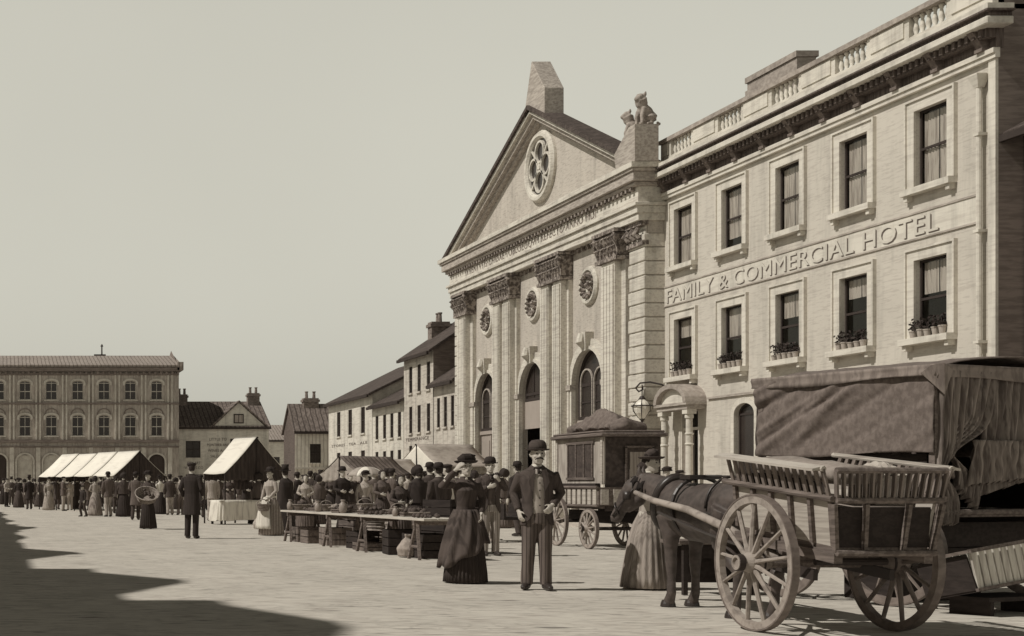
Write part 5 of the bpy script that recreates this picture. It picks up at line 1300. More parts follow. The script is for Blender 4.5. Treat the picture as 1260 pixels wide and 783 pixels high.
# two wheeled cart: local +y = towards the horse, x across, origin under the axle centre
cart = empty('horse_cart', (7.10, 11.55, 0), 'two wheeled wooden market cart with slatted sides, tipped back on its tall wheels', 'cart', None, R(.6))
RW = .59
CM = cart.matrix_basis.copy()
cart.matrix_basis = Matrix.LocRotScale(cart.location, cart.rotation_euler.to_quaternion(), None); CM = cart.matrix_basis.copy()
wheel(cart, (-.60, 0, RW), RW, (-1, 0, 0), 13, .09, .062)
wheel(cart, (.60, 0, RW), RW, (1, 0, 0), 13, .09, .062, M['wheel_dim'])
P = CM @ Matrix.Translation((0, 0, RW)) @ Matrix.Rotation(R(5.5), 4, 'X')    # body pitched back
def pm(): return MB(P)
q = pm(); q.tube([(-.55,0,0),(.55,0,0)], .045, n=10); q.box(-.34,.34,-.05,.05,.03,.14); q.build('axle', M['wood_mid'], cart)
y0, y1 = -.72, .66; zb, zt = .235, .62; xw = .37; fl = .05
q = pm(); q.box(-xw, xw, y0, y1, zb-.05, zb); q.box(-xw-.03, -xw+.04, y0-.03, y1+.03, zb-.13, zb-.05); q.box(xw-.04, xw+.03, y0-.03, y1+.03, zb-.13, zb-.05); q.build('floor', M['wood_mid'], cart)
for sx in (-1, 1):
    q = pm(); q.hexa([(sx*xw,y0,zb),(sx*xw,y1,zb),(sx*(xw-.025),y1,zb),(sx*(xw-.025),y0,zb),(sx*(xw+fl),y0,zt),(sx*(xw+fl),y1,zt),(sx*(xw+fl-.025),y1,zt),(sx*(xw+fl-.025),y0,zt)])
    sp = q.build('side_panel', M['wood_pale'], cart)
    for i in range(6):
        q = pm(); y = y0 + (y1-y0)*i/5; q.hexa([(sx*(xw+.002),y-.02,zb),(sx*(xw+.002),y+.02,zb),(sx*(xw+.032),y+.02,zb),(sx*(xw+.032),y-.02,zb),(sx*(xw+fl+.002),y-.02,zt),(sx*(xw+fl+.002),y+.02,zt),(sx*(xw+fl+.032),y+.02,zt),(sx*(xw+fl+.032),y-.02,zt)])
        q.build('side_stud', M['wood_mid'], sp)
    q = pm(); q.tube([(sx*(xw+fl+.03),y0-.05,zt+.01),(sx*(xw+fl+.03),y1+.16,zt+.01)], .026, n=8); q.build('side_rail', M['wood_mid'], cart)
    q = pm()
    q.tube([(sx*(xw+.15),y0-.02,zt+.25),(sx*(xw+.15),y1+.12,zt+.25)], .022, n=8)
    q.hexa([(sx*(xw+.13),y0,zt+.255),(sx*(xw+.13),y1+.08,zt+.255),(sx*(xw+.23),y1+.08,zt+.23),(sx*(xw+.23),y0,zt+.23),(sx*(xw+.13),y0,zt+.275),(sx*(xw+.13),y1+.08,zt+.275),(sx*(xw+.23),y1+.08,zt+.25),(sx*(xw+.23),y0,zt+.25)])
    rl = q.build('ledge_board', M['wood_pale'], cart)
    q = pm()
    for i in range(15):
        y = y0 + (y1-y0)*i/14; q.bar((sx*(xw+fl+.03),y,zt+.02),(sx*(xw+.15),y,zt+.25), .042, .016, up=(1,0,0))
    q.build('ledge_slats', M['wood_v'], cart)
# tail: open framed tailboard with a slatted band above
for x in (-xw-.02, -.16, .15, xw+.02):
    q = pm(); q.bar((x*1.0,y0-.03,zb-.03),(x*1.12,y0-.05,zt-.03), .045 if abs(x) < .4 else .05, .03, up=(1,0,0)); q.build('tail_post', M['wood_mid'], cart)
q = pm(); q.box(-xw, xw, y0-.012, y0+.012, zb, zt-.06); q.build('tailboard', M['wood_dark'], cart)
for (z, ex, nm) in ((zb-.04, .03, 'bottom_rail'), (zt-.0, .06, 'tail_rail'), (zt+.24, .075, 'tail_rail')):
    q = pm(); q.tube([(-xw-ex,y0-.06,z),(xw+ex,y0-.06,z)], .026, n=8); q.build(nm, M['wood_mid'], cart)
q = pm()
for i in range(16):
    x = -xw-.05 + (2*xw+.1)*i/15; q.bar((x,y0-.05,zt+.01),(x*1.06,y0-.06,zt+.23), .04, .015, up=(1,0,0))
q.build('tail_slats', M['wood_v'], cart)
q = pm(); q.box(-xw+.03, xw-.03, y1-.03, y1, zb, zt+.1); q.build('front_board', M['wood_dark'], cart)
q = pm(); q.box(-.34,-.30,-.40,.40,-.09,-.0); q.box(.30,.34,-.40,.40,-.09,0); q.tube([(-.3,-.35,.06),(.3,-.35,.06)], .03, n=8); q.build('spring', M['iron'], cart)
# shafts (straight poles reaching along the horse's flanks)
for sx in (-1, 1):
    q = MB(CM); q.tube([(sx*.33,.10,.62),(sx*.345,.9,.86),(sx*.35,1.6,1.02),(sx*.335,2.3,1.10),(sx*.32,2.70,1.18)], [.036,.040,.036,.032,.024], n=10); q.build('shaft', M['wheel'], cart, smooth=True)
    q = MB(CM); q.tube([(sx*.33,.55,.68),(sx*.33,1.3,.80),(sx*.33,2.2,.98)], [.014,.014,.014], n=6); q.build('trace', M['leather'], cart)
# what lies in it
def pitch_empty(name, loc, label, cat, group=None): return empty(name, P @ Vector(loc), label, cat, group)
q = MB(P)
rg = []
for i in range(9):
    y = -.55 + i*.14; rg.append([(-.12+(.16+.01*math.sin(i*2))*math.cos(2*PI*k/14)*1.4, y, .80+(.085+.01*math.sin(i*1.7+k))*math.sin(2*PI*k/14)) for k in range(14)])
q.rings(rg); q.box(-.32,.32,-.62,.6,.24,.55)
o = q.build('cloth_roll', M['sack'], None, smooth=True); tag(o, 'long roll of sacking laid along the top of the two wheeled cart', 'cloth roll')
g_ = []
for i in range(13):
    g_.append([(.08+.30*j/10*1.0-.02, -.52+.40*i/12, .80+.09*math.sin(PI*j/10)*math.sin(PI*i/12)+.012*math.sin(j*2+i)) for j in range(11)])
q = MB(P); q.sheet(g_); q.box(.08,.34,-.50,-.14,.56,.79); o = q.build('folded_sheet', M['sack_pale'], None, smooth=False, solid=.01); tag(o, 'pale folded sheet heaped at the tail end of the two wheeled cart', 'sheet')

# ------------------------------------------------------------------ the horse
HO = CM @ Vector((0, 2.42, 0))
horse = empty('horse', (HO.x, HO.y, 0), 'bay cart horse with lowered head standing between the cart shafts', 'horse', None, R(.6))
def hm(): return MB()
b = hm()     # local: +y is forward, forelegs at y=-.12, hind legs at y=-1.28
b.tube([(0,-1.52,1.00),(0,-1.42,1.04),(0,-1.2,1.05),(0,-.95,1.0),(0,-.65,.97),(0,-.35,.98),(0,-.08,1.02),(0,.12,1.02),(0,.2,1.0)], [.10,.21,.265,.265,.275,.27,.245,.19,.10], n=20, flat=1.10, ref=(1,0,0))
b.tube([(0,-1.3,1.12),(0,-.9,1.08),(0,-.3,1.14),(0,-.05,1.18)], [.15,.14,.14,.12], n=14)
# neck, lowered, and head
b.tube([(0,-.05,1.06),(0,.15,1.12),(-.04,.36,1.21),(-.08,.54,1.27),(-.11,.62,1.27)], [.20,.175,.13,.105,.09], n=16, flat=1.25, ref=(1,0,0))
b.tube([(-.10,.58,1.30),(-.16,.65,1.23),(-.215,.70,1.11),(-.26,.745,.99),(-.295,.775,.89),(-.30,.78,.85)], [.085,.098,.085,.062,.060,.042], n=14, flat=1.15, ref=(1,0,0))
b.tube([(-.09,.60,1.17),(-.13,.62,1.10),(-.22,.69,.98)], [.075,.08,.04], n=12)
HDm = Matrix.Translation((-.10, .60, 1.25)) @ Matrix.Rotation(R(48), 4, 'Z') @ Matrix.Translation((0, -.62, -1.25))
hd = MB(HDm)
for sx in (-1, 1):
    hd.tube([(sx*.05,.63,1.32),(sx*.07,.62,1.39),(sx*.075,.62,1.47)], [.030,.032,.008], n=8)
    hd.tube([(sx*.078,.73,1.17),(sx*.086,.755,1.14)], [.02,.018], n=8)
    hd.tube([(sx*.035,.89,.90),(sx*.04,.91,.88)], [.018,.016], n=6)
for v in hd.v: b.v.append(v)
b.f += [tuple(i + len(b.v) - len(hd.v) for i in f) for f in hd.f]
for sx in (-1, 1):
    off = .06 if sx > 0 else -.02
    b.tube([(sx*.15,-.10,.95),(sx*.155,-.12+off,.74),(sx*.15,-.10+off,.60),(sx*.145,-.10+off,.46),(sx*.145,-.11+off,.30),(sx*.145,-.11+off,.15),(sx*.145,-.08+off,.09),(sx*.145,-.05+off,.035)], [.13,.088,.062,.058,.040,.045,.05,.058], n=12)
    b.tube([(sx*.145,-.05+off,.06),(sx*.145,-.035+off,.0)], [.055,.066], n=12)
    h_ = -.08 if sx > 0 else .04
    b.tube([(sx*.14,-1.27,1.02),(sx*.16,-1.20,.82),(sx*.155,-1.18+h_,.68),(sx*.15,-1.32+h_,.52),(sx*.145,-1.42+h_,.43),(sx*.145,-1.38+h_,.26),(sx*.145,-1.36+h_,.13),(sx*.145,-1.32+h_,.04)], [.20,.16,.11,.072,.058,.04,.046,.055], n=12)
    b.tube([(sx*.145,-1.32+h_,.06),(sx*.145,-1.305+h_,.0)], [.054,.064], n=12)
for v in b.v: v.z = max(v.z, 0)
me = remeshed(b, 'horse_body', .013, 3); link_mesh('body', me, M['horse'], horse)
for sx in (-1, 1):
    off = .06 if sx > 0 else -.02; h_ = -.08 if sx > 0 else .04
    for yy in (-.05+off, -1.32+h_):
        q = hm(); q.lathe([(0,.0),(.075,.0),(.070,.03),(.058,.065),(0,.068)], (sx*.145, yy+.012, 0), n=16); q.build('hoof', M['leather'], horse, smooth=False, local=True)
b = hm()
for i in range(14):
    t = i/13; y = -.02 + .60*t; z = 1.255 + .10*t; x = -.10*max(0, t-.25)/.75
    b.tube([(x,y,z),(x-.07,y+.01,z-.02),(x-.115,y+.03,z-.10-.05*math.sin(i*1.9)),(x-.12,y+.04,z-.17-.04*math.sin(i*2.3))], [.03,.026,.018,.004], n=6)
b.tube([(-.09,.57,1.36),(-.16,.66,1.33),(-.20,.70,1.22)], [.03,.03,.008], n=8)
me = remeshed(b, 'mane', .012, 1); link_mesh('mane', me, M['mane'], horse)
b = hm(); b.tube([(0,-1.5,1.18),(0,-1.60,1.10),(0,-1.62,.85),(0,-1.58,.55),(0,-1.56,.42)], [.035,.055,.07,.055,.01], n=10); b.build('tail', M['mane'], horse, smooth=True, local=True)
# harness, all worn by the horse
def ringpath(y, cz, rx, rz_, tilt=0.0, n=28): return [(rx*math.cos(2*PI*k/n), y + tilt*math.sin(2*PI*k/n), cz + rz_*math.sin(2*PI*k/n)) for k in range(n+1)]
b = hm(); b.tube(ringpath(.13,1.07,.185,.27,-.10), .042, n=8, caps=False); b.build('collar', M['leather'], horse, smooth=True, local=True)
b = hm(); b.tube(ringpath(.165,1.08,.205,.29,-.10), .014, n=6, caps=False); b.build('hames', M['iron'], horse, smooth=True, local=True)
b = hm(); b.tube(ringpath(-.42,1.02,.292,.315,0), .02, n=6, caps=False); b.box(-.16,.16,-.52,-.32,1.315,1.36); b.build('saddle_girth', M['leather'], horse, local=True)
b = hm(); b.tube(ringpath(-1.02,1.03,.278,.31,0)[0:15], .014, n=6); b.tube([(0,-1.5,1.2),(0,-1.3,1.32),(0,-1.0,1.34),(0,-.42,1.35)], .012, n=6)
b.tube([(-.28,-1.0,.98),(-.26,-1.3,.98),(-.12,-1.54,.98),(.12,-1.54,.98),(.26,-1.3,.98),(.28,-1.0,.98)], .016, n=6); b.build('breeching', M['leather'], horse, smooth=True, local=True)
b = MB(HDm)
for sx in (-1, 1):
    b.tube([(sx*.06,.60,1.33),(sx*.105,.70,1.18),(sx*.092,.80,1.06),(sx*.068,.90,.92)], .010, n=6)
    b.box(sx*.108-.006, sx*.108+.006, .70, .78, 1.10, 1.19)
b.tube([(.078*math.cos(2*PI*k/16), .855+.055*math.sin(2*PI*k/16)*.6, .985+.085*math.sin(2*PI*k/16)*.9) for k in range(17)], .010, n=6)
b.tube([(-.09,.665,1.30),(0,.70,1.31),(.09,.665,1.30)], .010, n=6)
b.build('bridle', M['leather'], horse, smooth=True, local=True)
for sx in (-1, 1):
    b = MB(HDm); b.lathe([(0,-.008),(.014,-.004),(.016,0),(.014,.005),(0,.008)], (sx*.094,.752,1.135), n=10, axis='x'); b.build('eye', M['eye'], horse, smooth=True, local=True)

# low bench behind the horse
bn = empty('wooden_bench', (8.15, 15.55, 0), 'low plank bench standing on the cobbles behind the cart horse', 'bench')
q = MB(); q.box(7.75,8.75,15.3,15.75,.58,.63); q.build('seat', M['wood_mid'], bn, bevel=.006)
for x in (7.82, 8.62):
    for y in (15.34, 15.68):
        q = MB(); q.box(x,x+.05,y,y+.05,0,.58); q.build('leg', M['wood_dark'], bn)
q = MB(); q.box(7.87,8.62,15.36,15.38,.42,.58); q.box(7.87,8.62,15.68,15.70,.12,.55); q.build('apron_board', M['wood_dark'], bn)

# ------------------------------------------------------------------ covered wagon
# corner at (9.48,13.6); long side runs back to (8.72,15.6); the end runs to (11.6,14.35)
wc = Vector((9.48, 13.6, 0)); sdir = Vector((-.36, .933, 0)).normalized(); edir = Vector((.933, .36, 0)).normalized()
wag = empty('covered_wagon', wc + edir*1.0 + sdir*1.1, 'covered wagon with dark canvas tilt and gathered rear curtains behind the cart', 'wagon')
WM = Matrix(((edir.x, sdir.x, 0, wc.x), (edir.y, sdir.y, 0, wc.y), (0, 0, 1, 0), (0, 0, 0, 1)))   # x across the end, y along the side
Lw, Ww = 2.02, 2.3
q = MB(WM); q.box(.12, Ww-.12, .1, Lw-.05, .92, 1.0); q.box(.10,.16,.1,Lw,.82,.92); q.box(Ww-.16,Ww-.1,.1,Lw,.82,.92); q.build('floor', M['wood_dark'], wag)
q = MB(WM); q.box(.06,.10,.12,Lw-.05,1.0,1.58); q.box(Ww-.1,Ww-.06,.12,Lw-.05,1.0,1.58); q.box(.1,Ww-.1,Lw-.09,Lw-.05,1.0,1.58); q.build('side_boards', M['wood_dark'], wag)
q = MB(WM); q.tube([(.0,-.02,.98),(Ww,-.02,.98)], .03, n=8); q.box(0.0,Ww,.0,.08,.93,1.0); q.build('tail_rail', M['wood_mid'], wag)
for x, y in ((.03,.03),(Ww-.03,.03),(.03,Lw-.03),(Ww-.03,Lw-.03)):
    q = MB(WM); q.box(x-.03,x+.03,y-.03,y+.03,.95,2.42); q.build('corner_post', M['wood_mid'], wag)
q = MB(WM)   # crowned top
g_ = []
for i in range(13):
    x = Ww*i/12; g_.append([(x, Lw*j/12, 2.44 + .16*math.sin(PI*i/12)*(1) + .012*math.sin(j*1.9+i)) for j in range(13)])
q.sheet(g_).build('tilt_top', M['tarp'], wag, smooth=True, solid=.012)
rnd = random.Random(5)
def canvas(p0, p1, z0, z1, out, nm, m, nu=30, nv=14, amp=.03, gather=None, hemwave=.02):
    g_ = []
    fr_ = random.Random(len(nm)*7+int(z0*10)); fl_ = [(fr_.uniform(-.6, 1.0), fr_.uniform(.35, 1.1), fr_.uniform(.02, .055), fr_.uniform(.3, .75)*(1 if q_ % 3 else -1)) for q_ in range(13)] if nm == 'side_canvas' else []
    p0 = Vector(p0); p1 = Vector(p1); out = Vector(out)
    for j in range(nv+1):
        t = j/nv; row = []
        for i in range(nu+1):
            s_ = i/nu; p = p0.lerp(p1, s_); z = z0 + (z1-z0)*t + (hemwave*math.sin(s_*7) if j == 0 else 0)
            a = amp*(noise.noise(Vector((s_*2.2+t*1.9, (s_-t)*.5, 3.1)))*1.5 + .45*noise.noise(Vector((s_*6+t*4.4, t*.6, 7.7))) + .15*noise.noise(Vector((s_*11-t*5, t*1.2, 1.7)))) * math.sin(PI*min(1, max(.06, 1-t)))**.3
            for (c0, sl_, wd_, am_) in fl_:      # long slack creases
                dd_ = ((1-t) - (s_ - c0)/sl_ * 1.0)*sl_/math.hypot(1, sl_)
                a += amp*am_*math.exp(-(dd_/wd_)**2)*math.sin(PI*min(.98, max(.08, 1-t)))**.5
            row.append((p.x+out.x*a, p.y+out.y*a, z))
        g_.append(row)
    q = MB(WM); q.sheet(g_); return q.build(nm, m, wag, smooth=True, solid=.008)
canvas((-.02,0,0), (-.02,Lw,0), 1.585, 2.46, (-1,0,0), 'side_canvas', M['tarp'], amp=.045, nu=110, nv=50)
canvas((Ww+.02,0,0), (Ww+.02,Lw,0), 1.6, 2.46, (1,0,0), 'side_canvas', M['tarp'], amp=.07)
canvas((0,Lw+.02,0), (Ww,Lw+.02,0), 1.6, 2.46, (0,1,0), 'front_canvas', M['tarp'], amp=.05)
# valance round the eaves with a folded corner
canvas((-.055,-.05,0), (-.055,Lw+.04,0), 2.36, 2.485, (-1,0,0), 'valance', M['tarp_hem'], nu=50, nv=4, amp=.03, hemwave=.018)
canvas((-.05,-.055,0), (Ww+.05,-.055,0), 2.34, 2.485, (0,-1,0), 'valance', M['tarp_hem'], nu=50, nv=4, amp=.03, hemwave=.018)
q = MB(WM); q.prism([(-.09,-.02,2.47),(-.02,-.11,2.49),(.14,-.09,2.42),(.0,-.10,2.17),(-.09,.08,2.40)], (.012,.012,.0)); q.build('corner_fold', M['tarp_hem'], wag)
# rear curtains with deep folds
def drape(x0t, x1t, x0b, x1b, zt, zb, folds, amp, nm, pinch=None, y=-.0, m='curtain_cloth', ny=22, diag=0.0):
    nu = folds*7; g_ = []
    for j in range(ny+1):
        t = j/ny; z = zt + (zb-zt)*t
        a0 = x0t + (x0b-x0t)*t; a1 = x1t + (x1b-x1t)*t; am = amp
        if pinch:
            pt, pw, pa0, pa1 = pinch; w_ = math.exp(-((t-pt)/pw)**2); a0 = a0*(1-w_)+pa0*w_; a1 = a1*(1-w_)+pa1*w_; am = amp*(1-.3*w_)
        row = []
        for i in range(nu+1):
            s_ = i/nu; ph = s_*folds*2*PI + .8*noise.noise(Vector((s_*4, t*1.5, folds)))*3
            row.append((a0+(a1-a0)*s_, y - am*math.sin(ph) - .01*math.sin(t*9+s_*20), z + (diag*(s_-.5) if j == ny else diag*(s_-.5)*t) + (.02*math.sin(ph) if j == ny else 0)))
        g_.append(row)
    q = MB(WM); q.sheet(g_); return q.build(nm, M[m], wag, smooth=True, solid=.006)
drape(.05, .42, .02, .30, 2.42, .86, 6, .035, 'curtain', pinch=(.66, .12, .02, .12), y=-.02)
drape(.42, .95, .30, .62, 2.42, 1.12, 6, .04, 'curtain', pinch=(.62, .14, .12, .28), y=.0, diag=-.25)
drape(.85, 1.60, .62, 1.55, 2.42, 1.22, 7, .045, 'curtain', y=.03, diag=.2)
drape(1.5, 2.26, 1.5, 2.28, 2.42, 1.10, 7, .045, 'curtain', y=.0)
drape(.45, 1.7, .4, 1.6, 1.72, 1.3, 11, .03, 'curtain_flounce', y=-.07, diag=.1)
q = MB(WM); q.tube([(.02,-.07,1.35),(.1,-.1,1.4),(.17,-.06,1.34)], .025, n=8); q.build('tie_band', M['tarp_hem'], wag, smooth=True)
for (x, y, rr) in ((-.06, .35, .50), (-.06, 1.85, .42), (Ww+.06, .35, .50), (Ww+.06, 1.85, .42)):
    wheel(wag, (x*1.0, y, rr), rr, (-1 if x < 1 else 1, 0, 0), 12, .08, .07, M['wheel_dim']) if False else None
def wag_wheel(x, y, rr):
    c = WM @ Vector((x, y, rr)); inv = wag.matrix_basis.inverted(); ax = edir * (-1 if x < 1 else 1)
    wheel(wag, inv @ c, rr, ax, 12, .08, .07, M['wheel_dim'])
wag.matrix_basis = Matrix.Translation(wag.location)
for x, y, rr in ((-.04,.42,.56), (-.04,1.7,.48), (Ww+.04,.42,.56), (Ww+.04,1.7,.48)): wag_wheel(x, y, rr)
q = MB(WM); q.tube([(0,.42,.56),(Ww,.42,.56)], .04, n=8); q.tube([(0,1.7,.48),(Ww,1.7,.48)], .04, n=8); q.box(.3,Ww-.3,.36,.48,.6,.86); q.box(.3,Ww-.3,1.64,1.76,.52,.86); q.build('axle', M['wood_dark'], wag)
# slatted crate tilted against a low box at the wagon's tail
cr = empty('slatted_crate', WM @ Vector((.1, -.55, .22)), 'pale slatted wooden crate tilted up below the wagon curtains', 'crate')
CR = WM @ Matrix.Translation((-.50, -.74, .26)) @ Matrix.Rotation(R(-6), 4, 'Y') @ Matrix.Rotation(R(-14), 4, 'X')
q = MB(CR)
for i in range(11): q.hexa([(.02+i*.105,0,.0),(.10+i*.105,0,.0),(.10+i*.105,.02,.0),(.02+i*.105,.02,.0),(.0+i*.105,-.05,.36),(.08+i*.105,-.05,.36),(.08+i*.105,-.03,.36),(.0+i*.105,-.03,.36)])
for i in range(11): q.box(.02+i*.105,.10+i*.105,.50,.52,0,.36)
q.build('slats', M['wood_slat'], cr)
q = MB(CR); q.bar((-.04,-.065,.37),(1.2,-.065,.37),.035); q.bar((-.02,-.012,.0),(1.2,-.012,.0),.03); q.bar((-.04,.53,.37),(1.2,.53,.37),.035); q.bar((-.03,-.06,.37),(-.03,.53,.37),.03); q.bar((1.18,-.06,.37),(1.18,.53,.37),.03); q.build('frame', M['wood_mid'], cr)
q = MB(CR); q.box(.0,1.17,.02,.5,-.02,.0); q.box(-.01,.01,0,.5,0,.35); q.box(1.16,1.18,0,.5,0,.35); q.build('bottom', M['wood_dark'], cr)
bx = empty('low_stool', WM @ Vector((.1, -.5, 0)), 'low dark plank stool under the tilted slatted crate', 'stool')
q = MB(WM); q.box(-.35,.6,-.75,-.3,.14,.18); q.build('seat', M['wood_dark'], bx)
for x in (-.28, .48):
    q = MB(WM); q.box(x,x+.05,-.72,-.33,0,.14); q.build('leg', M['wood_dark'], bx)
tb = empty('trunk', WM @ Vector((1.6, .9, 0)), 'dark iron bound trunk stowed beneath the covered wagon', 'trunk')
q = MB(WM); q.box(.5,1.8,.7,1.35,0,.42); q.build('body', M['wood_dark'], tb, bevel=.01); q = MB(WM); q.box(.48,1.82,.68,1.37,.42,.5); q.build('lid', M['wood_mid'], tb, bevel=.01)

# ------------------------------------------------------------------ four wheeled coach, end towards us
co_ = empty('coach', (12.45, 27.6, 0), 'square bodied coach with slatted lower body, shade-dark end door and bundled roof', 'coach')
co_.matrix_basis = Matrix.Translation(co_.location)
x0, x1, ya, yb = 11.93, 13.05, 26.5, 28.75
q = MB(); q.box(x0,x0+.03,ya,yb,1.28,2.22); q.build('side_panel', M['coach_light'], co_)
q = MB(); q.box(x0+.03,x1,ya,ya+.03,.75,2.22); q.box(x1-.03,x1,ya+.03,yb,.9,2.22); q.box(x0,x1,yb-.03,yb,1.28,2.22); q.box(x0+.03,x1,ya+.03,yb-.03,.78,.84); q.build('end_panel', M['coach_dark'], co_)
q = MB(); q.box(x0-.012,x0-.001,26.95,28.15,1.42,2.10)
wn = q.build('window', M['coach_dark'], co_)
q = MB()
for y in (26.95,27.34,27.72,28.11): q.box(x0-.03,x0-.013,y,y+.04,1.42,2.10)
q.box(x0-.03,x0-.013,26.9,28.2,2.10,2.15); q.box(x0-.03,x0-.013,26.9,28.2,1.37,1.42); q.build('frame', M['wood_mid'], wn)
q = MB(); q.box(x0+.42,x0+.95,ya-.03,ya-.001,.95,2.0); dd = q.build('door', M['coach_dark'], co_)
q = MB(); q.box(x0+.50,x0+.87,ya-.045,ya-.031,1.38,1.92); q.build('pane', M['curtain_x'], dd)
q = MB()
for a_ in ((x0+.40,x0+.44,.95,2.02),(x0+.93,x0+.97,.95,2.02),(x0+.40,x0+.97,2.0,2.04)): q.box(a_[0],a_[1],ya-.06,ya-.046,a_[2],a_[3])
q.build('frame', M['wood_mid'], dd)
q = MB(); q.box(x0-.10,x1+.1,ya-.12,yb+.1,2.222,2.30); q.box(x0-.06,x1+.06,ya-.08,yb+.06,2.30,2.35)
rf = q.build('roof', M['wood_mid'], co_, bevel=.02)
q = MB(); 
for y in (ya+.02, yb-.1): q.box(x0-.025,x0-.001,y,y+.08,1.28,2.22)
q.build('corner_post', M['wood_pale'], co_)
q = MB(); q.box(x0-.16,x0-.13,ya-.10,yb-.2,.86,1.22); q.box(x0-.16,x1+.05,ya-.13,ya-.10,.86,1.22); bd = q.build('lower_body', M['wood_mid'], co_)
q = MB()
for i in range(10):
    y = ya-.08+i*.235; q.box(x0-.19,x0-.161,y,y+.15,.88,1.18)
for i in range(5): q.box(x0-.12+i*.25,x0+.03+i*.25,ya-.16,ya-.131,.88,1.18)
q.build('slats', M['wood_pale'], bd)
q = MB(); q.tube([(x0-.19,ya-.14,1.22),(x0-.19,yb-.15,1.22)], .03, n=8); q.tube([(x0-.18,ya-.14,.85),(x0-.18,yb-.15,.85)], .025, n=8); q.box(x0-.12,x0,ya-.05,yb-.2,.80,.85); q.build('rail', M['wood_mid'], co_)
q = MB(); q.box(x0-.12,x0-.02,ya+.1,yb-.3,1.2,1.30); q.build('seat_cushion', M['cl_black'], co_)
def cw(x, y, r, ax): wheel(co_, Vector((x,y,r)) - co_.location, r, ax, 12, .07, .06, M['wheel'])
cw(x0-.24, 26.62, .40, (-1,0,0)); cw(x0-.24, 28.15, .52, (-1,0,0)); cw(x1+.05, 26.62, .40, (1,0,0)); cw(x1+.05, 28.15, .52, (1,0,0))
q = MB(); q.tube([(x0-.2,26.62,.40),(x1,26.62,.40)], .035, n=8); q.tube([(x0-.2,28.15,.52),(x1,28.15,.52)], .035, n=8); q.box(x0+.2,x0+.3,26.5,28.6,.5,.75); q.box(x1-.3,x1-.2,26.5,28.6,.5,.75); q.build('axle', M['wood_dark'], co_)
b = MB(); rnd = random.Random(9)
for i in range(9):
    b.tube([(x0+.15+rnd.uniform(0,.2), ya+.25+i*.22, 2.38),(x0+.5+rnd.uniform(-.1,.1), ya+.25+i*.22+rnd.uniform(-.1,.1), 2.42+.27*math.sin(PI*(i+.5)/9)),(x1-.2, ya+.25+i*.22, 2.38)], [.12,.17,.12], n=10)
me = remeshed(b, 'roof_bundle', .02, 8, .018, 5, 5); o = bpy.data.objects.new('luggage_bundle', me); COL.objects.link(o); me.materials.append(M['tarp'])
tag(o, 'humped bundle under sacking lashed on the roof of the coach', 'bundle')

# handcart behind the gentleman
hc = empty('handcart', (11.35, 30.0, 0), 'low dark handcart with a spoked wheel, partly hidden behind the lone gentleman', 'handcart')
hc.matrix_basis = Matrix.Translation(hc.location)
wheel(hc, Vector((-.35, 0, .42)), .42, (-1,0,0), 10, .06, .05, M['wheel']); wheel(hc, Vector((.45, 0, .42)), .42, (1,0,0), 10, .06, .05, M['wheel'])
q = MB(Matrix.Translation(hc.location)); q.box(-.3,.4,-.6,.9,.5,.56); q.box(-.3,-.26,-.6,.9,.56,.85); q.box(.36,.4,-.6,.9,.56,.85); q.tube([(-.28,.9,.55),(-.28,1.6,.85)], .025, n=6); q.tube([(.38,.9,.55),(.38,1.6,.85)], .025, n=6); q.build('body', M['wood_dark'], hc)

# ------------------------------------------------------------------ tents and stalls
def tent(name, label, X, Y, apex, eave, hw, L_, yaw, m_l, m_g, panels=1, gap=.0, legs=True, open_front=False, wing=None):
    """ridge tent: local +y runs along the ridge away from us; gable at y=0"""
    p = ground_at(X, Y); root = empty(name, p, label, 'market tent', None, yaw)
    MX = Matrix.Translation(p) @ Matrix.Rotation(yaw, 4, 'Z'); root.matrix_basis = MX
    for k in range(panels):
        a = L_*k/panels + (gap if k else 0); b = L_*(k+1)/panels
        for sx in (-1, 1):
            g_ = []
            for i in range(9):
                s_ = i/8; row = []
                for j in range(7):
                    t = j/6; row.append((sx*hw*s_, a+(b-a)*t, apex - (apex-eave)*s_ - .05*math.sin(PI*s_) - .03*math.sin(PI*t)*s_ + (.02*math.sin(k*3)) ))
                g_.append(row)
            q = MB(MX); q.sheet(g_); q.build('canvas', m_l, root, smooth=True, solid=.01)
    # gable cloth gathered at the top
    if m_g:
        for yy in (0.02, L_-.02):
            g_ = []; n_ = 26
            for j in range(9):
                t = j/8; row = []
                for i in range(n_+1):
                    s_ = -1+2*i/n_; top = apex-.03-(apex-eave)*abs(s_); zb = eave*.86 if not open_front else eave*.98
                    z = top + (min(zb, top-.02)-top)*t
                    row.append((hw*s_*.98, yy + .04*math.sin(i*1.9+t*2)*t, z + .03*math.sin(i*2.3)*(t == 1)))
                g_.append(row)
            q = MB(MX); q.sheet(g_); q.build('gable_cloth', m_g, root, smooth=True, solid=.006)
    if legs:
        for sx in (-1, 1):
            for yy in [0.03] + [L_*(k+1)/panels-.03 for k in range(panels)]:
                q = MB(MX); q.tube([(sx*hw*.97,yy,0),(sx*hw*.97,yy,eave-.02)], .03, n=6); q.build('pole', M['wood_dark'], root)
        for yy in (0.03, L_-.03):
            q = MB(MX); q.tube([(0,yy,0),(0,yy,apex-.04)], .035, n=6); q.build('pole', M['wood_dark'], root)
    q = MB(MX); q.tube([(0,-.05,apex-.03),(0,L_+.05,apex-.03)], .03, n=6); q.build('ridge_pole', M['wood_dark'], root)
    return root, MX
tent('market_tent', 'long market stall under four white sloping awnings before the arcaded building', 172, 631, 2.9, 1.72, 1.35, 9.4, R(20), M['canvas_white'], M['canvas_in'], 4, .12)
